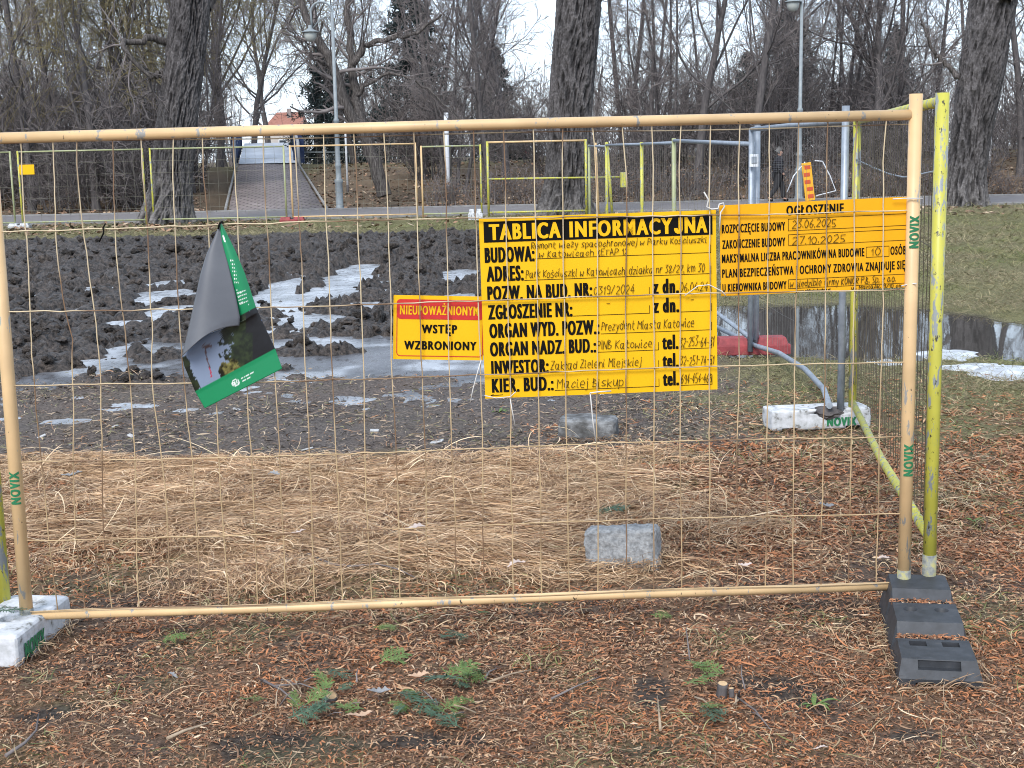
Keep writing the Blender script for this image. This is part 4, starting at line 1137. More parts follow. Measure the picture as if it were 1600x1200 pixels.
# conifers
def conifer_mesh(seed, h=10, rbase=2.3):
    rng = np.random.default_rng(seed)
    tP = grow(rng, np.array([[0, 0, -.2]]), np.array([[0, 0, 1.]]), np.array([h]), 12, .012, .02); tR = .16 * np.linspace(1, .1, 12)[None, :]
    n = 150; t = (np.arange(n) + rng.random(n)) / n * .95 + .05
    i = np.minimum((t * 11).astype(int), 10); pos = tP[0, i] + (tP[0, i + 1] - tP[0, i]) * (t * 11 - i)[:, None]
    a = rng.random(n) * 2 * PI; D = np.stack([np.cos(a), np.sin(a), np.full(n, .05)], 1)
    L = rbase * (1 - t) ** .8 * rng.uniform(.65, 1.25, n) + .15
    b = (grow(rng, pos, D, L, 6, .06, -.05), .02 * np.ones((n, 6)) * np.linspace(1, .3, 6), L)
    c = children(rng, *b, 9, .1, 1, 50, 10, .42, .3, .6, 4, .08, -.06, .4, .5)
    # needles as small blades along the sprays
    P = c[0]; m = len(P); k = 9
    s = rng.random((m, k)); f = s * 3; i = np.minimum(f.astype(int), 2); fr = (f - i)[..., None]; ai = np.arange(m)[:, None]
    p = (P[ai, i] * (1 - fr) + P[ai, i + 1] * fr).reshape(-1, 3); tn = norm((P[ai, i + 1] - P[ai, i]).reshape(-1, 3) + rng.normal(0, .25, (m * k, 3)))
    sd_ = norm(np.cross(tn, rng.normal(0, 1, tn.shape))); ln = rng.uniform(.16, .32, len(p))[:, None]; wd = .045
    V = np.stack([p - sd_ * wd, p + sd_ * wd, p + tn * ln + sd_ * wd * .3, p + tn * ln - sd_ * wd * .3], 1).reshape(-1, 3)
    me1 = mesh_np("trunk", *merge([tubes(tP, tR, 7), tubes(b[0], b[1], 3)])); me1.materials.append(M['bark2'])
    me2 = mesh_np("crown", V, np.arange(len(V)).reshape(-1, 4)); me2.materials.append(M['needle'])
    return me1, me2
M['needle'] = mat("dark_needles", [(.3, (.026, .036, .038)), (.7, (.055, .072, .070))], 2, .8, spec=.2)
PROTO['conifer'] = [conifer_mesh(1), conifer_mesh(2, 9, 2.8)]
for u, y, sc, lab in [(503, 84, .78, "dark conifer beside the ramp and the far house"), (648, 92, 1.35, "tall dark conifer behind the leaning forked tree"), (785, 98, .9, "dark conifer behind the crooked tree left of the big middle trunk"),
        (1240, 90, 1.15, "dark conifer behind the tall lamp post above the walking person"), (1160, 105, .9, "dark conifer standing behind the straight dark tree"), (1395, 108, 1.0, "dark conifer behind the right end of the top rail"), (545, 100, .75, "dark conifer half hidden behind the crook topped lamp post")]:
    plant_tree("conifer_tree", lab, 'conifer', ux(u, y), y, sc, "dark conifers in the wood")

# the three great trunks: real relief in the bark
def great_trunk(name, label, axis, y, flare, seed, fork=None, sub=1):
    """axis: list of (u, v, width in pixels) from the ground upwards, all at depth y"""
    pts = []; p0 = at(axis[0][0], axis[0][1], y); zg = H(p0.x, y)
    for u, v, wpx in axis:
        p = at(u, v, y); pts.append((p.x - p0.x, p.z - p0.z, wpx * y / F_PX / 2))
    px = np.array(pts); n, s = 520, 256
    hz = np.linspace(px[0, 1] - .1, px[-1, 1], n)
    cx = np.interp(hz, px[:, 1], px[:, 0]); r = np.interp(hz, px[:, 1], px[:, 2])
    k = np.ones(15) / 15; sm = lambda a: np.convolve(np.pad(a, 7, 'edge'), k, 'valid'); cx, r = sm(cx), sm(r)
    th = np.linspace(0, 2 * PI, s, endpoint=False)
    TH, HZ = np.meshgrid(th, hz)
    lob = 1 + .05 * np.sin(3 * TH + seed) + .04 * np.sin(5 * TH + 2 * seed + HZ * .3)
    fl = flare * np.exp(-np.maximum(HZ - px[0, 1], 0) / .55) * (1 + .45 * np.sin(7 * TH + seed))
    arc = TH * r.mean()
    def per(f, g, o, sd): # seamless round the trunk
        a = fbm(arc * f + .55 * np.sin(HZ * 1.3 + TH * 2), HZ * g, 1, o, .55, sd); b_ = fbm((arc - 2 * PI * r.mean()) * f + .55 * np.sin(HZ * 1.3 + TH * 2), HZ * g, 1, o, .55, sd)
        t = ss(.88, 1, TH / (2 * PI)); return a * (1 - t) + b_ * t
    rid = 1 - np.abs(2 * per(10.5, 1.9, 4, seed + 60) - 1) * 2.6
    d = .06 * np.clip(rid, -.8, 1) + .03 * (per(20, 7, 3, seed + 70) - .5)
    RR = r[:, None] * lob * (1 + 0 * TH) + fl + d
    V = np.stack([cx[:, None] + RR * np.cos(TH), RR * np.sin(TH) * .95, HZ], -1).reshape(-1, 3)
    i = np.arange(n * s).reshape(n, s); j = np.roll(i, -1, 1)
    Q = np.stack([i[:-1], j[:-1], j[1:], i[1:]], -1).reshape(-1, 4)
    # pale ridges and dark furrows: depth shading of the relief put into the bark colour
    g = np.clip(.5 + rid * .42, 0, 1)[..., None]; nz = per(1.2, .6, 3, seed + 80)[..., None]
    low = np.exp(-np.maximum(HZ - px[0, 1], 0) / .8)[..., None]
    c = np.array((.012, .0112, .012)) * (1 - g) + np.array((.125, .115, .116)) * g ** 1.5 * (.5 + .9 * nz) + low * g ** 2 * np.array((.085, .08, .072))
    root = empty(name, label, "tree", (p0.x, y, p0.z if p0.z > zg - .3 else zg), 0, "great old trees at the edge of the path")
    link("trunk", mesh_np("trunk", V, Q, c.reshape(-1, 3), smooth=True), M['bigbark'], root)
    return root, px
M['bigbark'] = vcol_mat("old_bark", .95, 14, .35, .5, .02, spec=.15)
def limb(root, pts, r0, r1, y, p0, rng_seed, twigs=10, kids=True):
    rng = np.random.default_rng(rng_seed)
    P = []
    o = root.location
    for u, v, dy in pts:
        p = at(u, v, y + dy); P.append((p.x - o.x, p.y - o.y, p.z - o.z))
    P = np.array(P); k = 22; t = np.linspace(0, 1, len(P)); tt = np.linspace(0, 1, k)
    P = np.stack([np.interp(tt, t, P[:, i]) for i in range(3)], 1); P[1:-1] += rng.normal(0, .035, (k - 2, 3))
    R = np.linspace(r0, r1, k)[None]; P = P[None]
    L = np.array([np.linalg.norm(np.diff(P[0], axis=0), axis=1).sum()])
    me = mesh_np("limb", *tubes(P, R, 10), smooth=True); link("limb", me, M['bark'], root)
    if kids:
        b = children(rng, P, R, L, twigs, .2, 1, 50, 16, .34, .45, .42, 9, .15, .0, .3, .3); c = children(rng, *b, 6, .1, 1, 45, 16, .5, .4, .5, 6, .16, -.03, .4)
        d = children(rng, *c, 5, .1, 1, 45, 16, .5, .4, .6, 5, .15, -.05, .5)
        return [tubes(b[0], np.maximum(b[1], .012), 5), tubes(c[0], np.maximum(c[1], .008), 3), tubes(d[0], np.maximum(d[1], .006), 3)]
    return []
def crown(root, parts):
    if parts:
        me = mesh_np("crown", *merge(parts), smooth=True); link("crown", me, M['twig'], root)
YT = 40.9
r1, _ = great_trunk("great_tree", "huge furrowed trunk leaning right at the path's edge behind the green poster", [(257, 346, 64), (266, 290, 57), (275, 200, 57), (285, 120, 55), (297, 20, 54), (303, -60, 58), (308, -140, 54)], YT, .17, 1)
pa = limb(r1, [(262, 66, 0), (235, 58, -.4), (215, 66, -.7), (194, 62, -.9), (190, 70, -1.2), (215, 100, -1.1), (238, 122, -1.0), (236, 142, -1.0), (215, 158, -1.2), (180, 140, -1.4)], .11, .02, YT, None, 5, 9)
pa += limb(r1, [(258, 112, .2), (245, 116, -.2), (238, 122, -.4), (228, 112, -.5), (205, 88, -.9)], .10, .03, YT, None, 6, 6)
pa += limb(r1, [(318, 10, 0), (345, -40, .5), (400, -90, .8)], .25, .1, YT, None, 7, 9)
crown(r1, pa)
r2, _ = great_trunk("great_tree", "huge furrowed trunk with flared roots in the middle behind the yellow gate", [(880, 338, 68), (884, 290, 60), (889, 200, 61), (895, 110, 63), (903, 20, 63), (908, -60, 63), (912, -130, 60)], YT + .3, .24, 2)
pa = limb(r2, [(915, -90, 0), (960, -150, .5), (1020, -190, .9)], .2, .08, YT, None, 8, 9)
crown(r2, pa)
r3, _ = great_trunk("great_tree", "huge furrowed trunk leaning right beyond the yellow post at the open end of the fence", [(1507, 326, 50), (1510, 270, 50), (1519, 200, 56), (1532, 120, 64), (1545, 40, 64), (1553, -20, 66), (1562, -120, 64)], 41.5, .2, 3)
pa = limb(r3, [(1500, 120, 0), (1470, 95, .3), (1455, 75, .5), (1440, 30, .6)], .09, .03, YT, None, 9, 8)
pa += limb(r3, [(1570, 0, 0), (1610, -60, .5)], .2, .1, YT, None, 10, 8)
crown(r3, pa)
# the forked tree leaning over the ramp
p = at(601, 303, 51); rf = empty("leaning_tree", "bare tree leaning left and forking above the crook topped lamp post", "tree", (p.x, 51, H(p.x, 51)))
pf = limb(rf, [(601, 306, 0), (588, 262, 0), (572, 215, 0), (550, 180, 0), (530, 130, 0), (512, 85, 0), (492, 55, .2), (475, 25, .3), (465, -20, .4)], .27, .11, 51, None, 11, 12)
pf += limb(rf, [(566, 200, 0), (558, 165, .2), (552, 120, .4), (548, 70, .5), (541, 20, .6), (546, -30, .6)], .20, .09, 51, None, 12, 10)
pf += limb(rf, [(552, 100, .4), (570, 70, .3), (610, 60, .2), (650, 52, .1), (690, 22, 0)], .13, .04, 51, None, 13, 10)
pf += limb(rf, [(555, 150, .2), (600, 115, -.3), (640, 120, -.5), (680, 150, -.8), (730, 200, -1)], .07, .02, 51, None, 14, 9)
pf += limb(rf, [(520, 105, 0), (490, 92, -.4), (465, 60, -.6), (440, 40, -.8)], .07, .02, 51, None, 15, 8)
crown(rf, pf)
# hedge beside the path
def hedge(label, u0, u1, y, h):
    x0, x1 = ux(u0, y), ux(u1, y); rng = np.random.default_rng(int(u1)); m = int((x1 - x0) * 26)
    x = rng.uniform(x0, x1, m); yy = y + rng.normal(0, .28, m); z = height(x, yy)
    L = rng.uniform(.6, 1.1, m) * h
    P = grow(rng, np.stack([x, yy, z - .05], 1), np.stack([rng.normal(0, .22, m), rng.normal(0, .22, m), np.ones(m)], 1), L, 6, .12, .03)
    R = .012 * np.linspace(1, .4, 6)[None] * rng.uniform(.6, 1.5, (m, 1))
    b = children(rng, P, R, L, 5, .1, 1, 45, 15, .4, .4, .7, 4, .15, .02, .5, .4); c = children(rng, *b, 3, .1, 1, 45, 15, .5, .4, .8, 3, .15, .0, .5)
    root = empty("hedge", label, "hedge", ((x0 + x1) / 2, y, H((x0 + x1) / 2, y)))
    off = np.array([(x0 + x1) / 2, y, H((x0 + x1) / 2, y)])
    v, q_ = merge([tubes(P, R, 3), tubes(b[0], np.maximum(b[1], .006), 3), tubes(c[0], np.maximum(c[1], .005), 3)])
    link("stems", mesh_np("stems", v - off, q_), M['twig'], root)
    n = int(m * 13); sel = rng.integers(0, len(b[0]), n); p_ = b[0][sel, rng.integers(0, 4, n)] - off + rng.normal(0, .05, (n, 3))
    a = norm(rng.normal(0, 1, (n, 3))); bb = norm(np.cross(a, rng.normal(0, 1, (n, 3)))); s = rng.uniform(.025, .05, n)[:, None]
    V = np.stack([p_ - a * s, p_ - bb * s * .5, p_ + a * s, p_ + bb * s * .5], 1).reshape(-1, 3)
    pal = np.array([(.17, .11, .078), (.24, .15, .10), (.11, .08, .062), (.31, .22, .155)])
    cc = np.repeat(pal[rng.integers(0, 4, n)], 4, 0)
    link("dead_leaves", mesh_np("dead_leaves", V, np.arange(4 * n).reshape(-1, 4), cc), M['leafcol'], root)
M['leafcol'] = vcol_mat("dead_leaf", .8, spec=.25)
hedge("low clipped leafless hedge with a few brown leaves along the path behind the gate", 668, 1120, 50.2, 1.25)
hedge("low leafless hedge along the path behind the walking person", 1128, 1470, 50.4, 1.1)
hedge("short stretch of leafless hedge beyond the big right trunk", 1545, 1760, 50.6, .9)

# ------------------------------------------------------------------ ramp, bridge and what stands around them
def brick_mat():
    m, nt, bs = new_mat("paving_bricks")
    tc = nt.nodes.new("ShaderNodeTexCoord"); b = nt.nodes.new("ShaderNodeTexBrick")
    b.inputs["Scale"].default_value = 1.0; b.inputs["Brick Width"].default_value = .42; b.inputs["Row Height"].default_value = .42; b.inputs["Mortar Size"].default_value = .035
    b.inputs["Color1"].default_value = (.225, .185, .178, 1); b.inputs["Color2"].default_value = (.28, .235, .225, 1); b.inputs["Mortar"].default_value = (.10, .08, .076, 1)
    nt.links.new(tc.outputs["Object"], b.inputs["Vector"])
    f = tex(nt, .8, 5); mx = nt.nodes.new("ShaderNodeMix"); mx.data_type = 'RGBA'; mx.blend_type = 'MULTIPLY'; mx.inputs[0].default_value = 1
    nt.links.new(b.outputs[0], mx.inputs[6]); nt.links.new(ramp(nt, f, [(.3, (.75,) * 3), (.7, (1.15,) * 3)]), mx.inputs[7])
    nt.links.new(mx.outputs[2], bs.inputs["Base Color"]); bs.inputs["Roughness"].default_value = .75; return m
M['brick'] = brick_mat()
def on_line(u, v, y): return at(u, v, y)
NP = 24
ya, yb = 48.8, 74.0
L0, L1 = at(357, 333, ya), at(372, 257, yb); R0, R1 = at(506, 330, ya), at(463, 256, yb)
def ramp_sheet(name, A, B, C_, D, m, thick, kind='structure', hump=0):
    V, Q = [], []
    for i in range(NP + 1):
        t = i / NP; l = A.lerp(B, t); r = C_.lerp(D, t); up = hump * math.sin(t * PI * .5)
        V += [(l.x, l.y, l.z + up), (r.x, r.y, r.z + up), (l.x, l.y, l.z - thick), (r.x, r.y, r.z - thick)]
    for i in range(NP):
        a = 4 * i; b_ = a + 4
        Q += [(a, a + 1, b_ + 1, b_), (a, b_, b_ + 2, a + 2), (a + 1, a + 3, b_ + 3, b_ + 1)]
    return tag(link(name, mesh_np(name, np.array(V), np.array(Q)), m), kind=kind)
L0.z = R0.z = .06
ramp_sheet("ramp_pavement", L0, L1, R0, R1, M['brick'], 1.2)
for (A, B, nm) in ((L0, L1, -1), (R0, R1, 1)):
    b = MB(); o_ = Vector((nm * .1, 0, .05)); b.tube([A + o_, A.lerp(B, .5) + o_, B + o_], .05, 6); tag(b.build("kerb", M['kerb']), kind='structure')
# pale footbridge
def footbridge():
    root = empty("footbridge", "pale humped footbridge with dark blue railings at the top of the brick ramp", "bridge", (0, 0, 0))
    ly, ry = at(373, 256, yb), at(462, 255, yb); ly2, ry2 = at(383, 224, 88), at(452, 223, 88)
    bm = MB(); n = 14; rows = []
    for i in range(n + 1):
        t = i / n; s_ = math.sin(t * PI / 2)
        l = ly.lerp(ly2, t); r = ry.lerp(ry2, t); z = ly.z + (ly2.z - ly.z) * (s_ * .45 + t * .55)
        rows.append([bm.bm.verts.new(p) for p in ((l.x, l.y, z), (r.x, r.y, z), (r.x, r.y, z - .35), (l.x, l.y, z - .35))])
    for a, b_ in zip(rows, rows[1:]):
        for k in range(4): bm.bm.faces.new((a[k], a[(k + 1) % 4], b_[(k + 1) % 4], b_[k]))
    bm.build("deck", mat("frosted_deck", [(.3, (.42, .45, .50)), (.7, (.62, .66, .72))], .6, .7), root)
    for (u0, u1, sx) in ((366, 374, -1), (467, 458, 1)):
        a0, a1 = at(u0 + 1, 256, yb), at(u1 + 3 * -sx, 226, 88)
        b = MB(); top = []
        for i in range(8):
            t = i / 7; p = a0.lerp(a1, t); zt = p.z + 1.15 + .25 * math.sin(t * PI)
            b.tube([(p.x, p.y, p.z - .3), (p.x, p.y, zt)], .06, 6); top.append((p.x, p.y, zt))
        b.tube(top, .07, 6); b.tube([(x, y, z - .35) for x, y, z in top], .035, 5); b.tube([(x, y, z - .7) for x, y, z in top], .035, 5)
        b.build("railing", M['blue'], root)
        b = MB(); c0 = at(u0, 250, yb - .4); zt = at(u0, 203, yb).z
        b.tube([(c0.x, c0.y, c0.z - .5), (c0.x - sx * .02, c0.y, zt - .6), (c0.x - sx * .12, c0.y, zt - .25), (c0.x - sx * .42, c0.y, zt)], .085, 8); b.build("end_post", M['whitepaint'], root)
        b = MB(); p0 = at(u0 + (9 if sx > 0 else -3), 254, yb + 1.2); p1 = at(u0 + (-10 if sx > 0 else 12), 213, yb + 1.2)
        x0, x1 = min(p0.x, p1.x), max(p0.x, p1.x)
        if sx > 0:
            b.prism([(x0, p0.z), (x1, p0.z), (x1, p1.z - .2), (x1 - .15, p1.z + .1), (x1 - .35, p1.z + .2), (x0, p1.z)], yb + 1.15, yb + 1.25); b.build("side_panel", M['blue'], root)
        else:
            b.prism([(x0 + .0, p0.z), (x0 + .16, p0.z), (x0 + .16, p1.z), (x0 + .0, p1.z)], yb + 1.15, yb + 1.25); b.build("side_panel", M['blue'], root)
footbridge()
def guard(label, u0, u1, v0, v1, y):
    a, b_ = at(u0, v1, y), at(u1, v1, y); h = at(u0, v0, y).z - a.z
    root = empty("railing", label, "railing", a, 0, "pale railings beside the bridge"); L = b_.x - a.x
    b = MB()
    for z in (h, h * .55): b.tube([(0, 0, z), (L, 0, z + (b_.z - a.z))], .04, 6)
    b.build("rail", M['galvmatt'], root)
    for i in range(int(L / 1.3) + 1): MB().tube([(i * 1.3, 0, -.5), (i * 1.3, 0, h)], .04, 6).build("post", M['galvmatt'], root)
guard("pale railing between the leaning trunk and the bridge", 300, 366, 226, 252, 76)
guard("pale railing to the side of the bridge behind the crook topped lamp post", 470, 560, 228, 250, 76)

def far_house():
    y = 215; a, b_ = at(414, 250, y), at(472, 250, y); w_ = b_.x - a.x
    zr, ze, zg = at(440, 174, y).z, at(440, 206, y).z, -.5
    root = empty("house", "house with an orange tiled roof seen past the far end of the ramp", "house", (a.x, y, zg)); D = 9
    MB().box((w_ / 2, D / 2, (ze - zg) / 2), (w_, D, ze - zg)).build("wall", mat("plaster", [(.3, (.42, .38, .36)), (.7, (.5, .46, .43))], 1, .9), root)
    b = MB(); v = lambda x, yy, z: b.bm.verts.new((x, yy, z - zg)); e = .5
    P = [v(-e, -e, ze), v(w_ + e, -e, ze), v(w_ + e, D + e, ze), v(-e, D + e, ze), v(.25 * w_, D / 2, zr), v(.95 * w_, D / 2, zr)]
    for f in ((0, 1, 5, 4), (1, 2, 5), (2, 3, 4, 5), (3, 0, 4), (0, 3, 2, 1)): b.bm.faces.new([P[i] for i in f])
    rf_ = b.build("roof", mat("roof_tiles", [(.3, (.24, .10, .07)), (.7, (.33, .15, .11))], 2.5, .85), root)
    MB().box((w_ * .62, D / 2 - 1.2, zr - zg - .2), (.6, .6, 1.4)).build("chimney", M['brick'], rf_)
    b = MB(); b.box((w_ * .5, -.03 - e * 0, (ze - zg) * .7), (1.2, .12, 1.5)); wn = b.build("window", M['whitepaint'], root)
    MB().box((w_ * .5, -.1, (ze - zg) * .7), (.95, .05, 1.25)).build("pane", mat("dark_glass", [(.04, .05, .06)], 1, .1), wn)
far_house()

# lamp posts
def park_lamp(label, u_base, v_base, y, topv, crook=True, lean=0.0):
    p = at(u_base, v_base, y); z0 = H(p.x, y)
    root = empty("lamp_post", label, "street lamp", (p.x, y, z0), 0, "green grey park lamp posts")
    root.rotation_euler = (0, lean, 0)
    h = at(u_base, topv, y).z - z0
    MB().lathe([(.16, -.1), (.16, .1), (.13, .16), (.125, .95), (.15, 1.0), (.15, 1.06), (.10, 1.12), (.095, 1.5), (.11, 1.53), (.11, 1.58), (.085, 1.64), (.078, 3.0), (.10, 3.03), (.10, 3.1), (.065, 3.16), (.05, h)], sides=18).build("pole", M['galvmatt'], root)
    if crook:
        pts = [(0, 0, h - .05)]
        R_ = .36
        for i in range(15):
            t = i / 14 * PI * 1.08; pts.append((-R_ + R_ * math.cos(t), 0, h + R_ * .98 * math.sin(t)))
        pts.append((-2 * R_ + .02, 0, h - .45)); 
        arm = MB().tube(pts, .038, 8).build("arm", M['galvmatt'], root)
        MB().tube([(0, 0, h - .30), (-.2, 0, h - .12), (-.42, 0, h - .22), (-.66, 0, h - .5)], .022, 6).build("brace", M['galvmatt'], root)
        hx, hz = -2 * R_ - .04, h - .45
    else:
        MB().tube([(0, 0, h - .1), (-.03, 0, h + .15), (-.2, 0, h + .3), (-.3, 0, h + .25), (-.3, 0, h + .1)], .03, 8).build("arm", M['galvmatt'], root); hx, hz = -.3, h + .1
    MB().lathe([(.04, .05), (.07, .03), (.08, -.06), (.12, -.10), (.29, -.17), (.30, -.19), (.12, -.185)], (hx, 0, hz), 20).build("lamp_shade", M['galvmatt'], root)
    MB().lathe([(.20, -.19), (.22, -.23), (.20, -.36), (.14, -.46), (.04, -.51)], (hx, 0, hz), 20).build("globe", mat("milky_glass", [(.42, .44, .42)], 2, .3), root)
park_lamp("crook topped park lamp post standing between the ramp and the leaning forked tree", 531, 326, 48.9, 19, True, 0.0)
park_lamp("tall park lamp post behind the announcement board beside the walking person", 1248, 313, 49.2, -1, False, math.radians(.2))
def road_lamp(label, u, vb, vt, y, dx, head):
    p = at(u, vb, y); t = at(u, vt, y); z0 = H(p.x, y); h = t.z - z0
    root = empty("street_lamp", label, "street lamp", (p.x, y, z0), 0, "pale street lamps beyond the bridge")
    MB().tube([(0, 0, -.3), (0, 0, h * .5), (0, 0, h)], [.1, .085, .07], 8).build("pole", M['whitepaint'], root)
    MB().tube([(0, 0, h - .05), (dx * .5, 0, h + .08), (dx, 0, h + .12)], .06, 6).build("arm", M['whitepaint'], root)
    MB().box((dx * 1.18, 0, h + .12), (abs(dx) * .5, .22, .12), .03).build("lamp_head", M['whitepaint'], root)
road_lamp("pale street lamp with a flat head between the leaning trunk and the ramp", 369, 250, 130, 105, .8, 1)
road_lamp("short pale lamp just left of the house roof", 394, 226, 178, 92, .55, 1)
road_lamp("short pale lamp beside the dark conifer at the ramp", 512, 236, 179, 92, -.55, 1)
# plain poles
for u, v0, v1, y, r_, lab in [(700, 176, 290, 52.5, .085, "white pole with a dark foot standing before the hedge"), (543, 150, 290, 58, .045, "slim white pole close to the right of the crook topped lamp post"), (1546, 170, 268, 60, .05, "slim pale pole in the wood beyond the big right trunk")]:
    p = at(u, v1, y); t = at(u, v0, y); z0 = H(p.x, y)
    root = empty("pole", lab, "pole", (p.x, y, z0), 0, "slim pale poles")
    MB().tube([(0, 0, -.1), (0, 0, (t.z - z0) * .5), (0, 0, t.z - z0)], r_, 8).build("shaft", M['whitepaint'], root)
    MB().tube([(0, 0, -.1), (0, 0, max(.3, at(u, v1, y).z - z0))], r_ * 1.15, 8).build("foot", M['bark2'], root)
# orange barrier board and its tape
def barrier():
    y = 47.2; a, b_, c = at(1266, 311, y), at(1258, 252, y), at(1273, 252, y)
    h = (b_ - a).length; wd = (c - b_).length; lean = math.atan2((b_.x + c.x) / 2 - a.x, h)
    root = empty("barrier_board", "orange and yellow barrier board leaning beside the tall lamp post", "barrier", (a.x, y, H(a.x, y) + .05)); root.rotation_euler = (0, math.radians(-7), 0)
    MB().box((0, 0, h / 2), (wd, .06, h), .015).build("panel", mat("barrier_yellow", [(.80, .40, .02)], 3, .5), root)
    rng_ = random.Random(2)
    for i in range(5): MB().box((rng_.uniform(-.03, .03), -.034, h * (.12 + .19 * i)), (wd * .62, .012, h * .10), .003).build("red_block", mat("barrier_red", [(.55, .08, .02)], 3, .5), root)
    tape = MB()
    P_ = [at(1230, 300, y), at(1240, 275, y), at(1258, 253, y)]
    tape.tube([tuple(p) for p in P_], .022, 6)
    o = tape.build("barrier_tape", M['whitepaint']); tag(o, "pale barrier tape sloping from the orange board down to the left", "tape", "barrier tapes")
    P_ = [at(1273, 251, y), at(1285, 252, y), at(1297, 275, y), at(1306, 298, y), at(1275, 306, y)]
    o = MB().tube([tuple(p) for p in P_], .022, 6).build("barrier_tape", M['whitepaint']); tag(o, "pale barrier tape looping from the orange board down to the right", "tape", "barrier tapes")
barrier()
# cord hanging between the yellow and the cream posts
p_ = [at(1338, 249, A1.y - .02), at(1365, 262, A1.y - .8), at(1390, 272, A1.y - 1.8), at(1412, 277, A1.y - 2.6), at(1432, 274, A1.y - 3.2), at(1458, 268, A0.y + .06)]
tag(MB().tube([tuple(q) for q in p_], .004, 6).build("hanging_cord", M['galv']), "grey cord sagging between the two yellow posts behind the end post", "cord")

# ------------------------------------------------------------------ people
def skin_mesh(name, joints, edges, m, parent, sub=2):
    """joints: name -> (x, y, z, rx, ry)"""
    ks = list(joints); me = bpy.data.meshes.new(name)
    me.from_pydata([joints[k][:3] for k in ks], [(ks.index(a), ks.index(b_)) for a, b_ in edges], [])
    o = link(name, me, m, parent)
    md = o.modifiers.new("skin", 'SKIN'); md.use_smooth_shade = True
    for i, k in enumerate(ks):
        sv = me.skin_vertices[0].data[i]; sv.radius = joints[k][3:5]; sv.use_root = (i == 0)
    s_ = o.modifiers.new("sub", 'SUBSURF'); s_.levels = sub; s_.render_levels = sub
    bpy.context.view_layer.update()
    new = bpy.data.meshes.new_from_object(o.evaluated_get(bpy.context.evaluated_depsgraph_get()))
    o.modifiers.clear(); o.data = new
    if m is not None and len(new.materials) == 0: new.materials.append(m)
    for p in new.polygons: p.use_smooth = True
    return o
M['skinm'] = mat("skin", [(.42, .25, .19)], 8, .6)
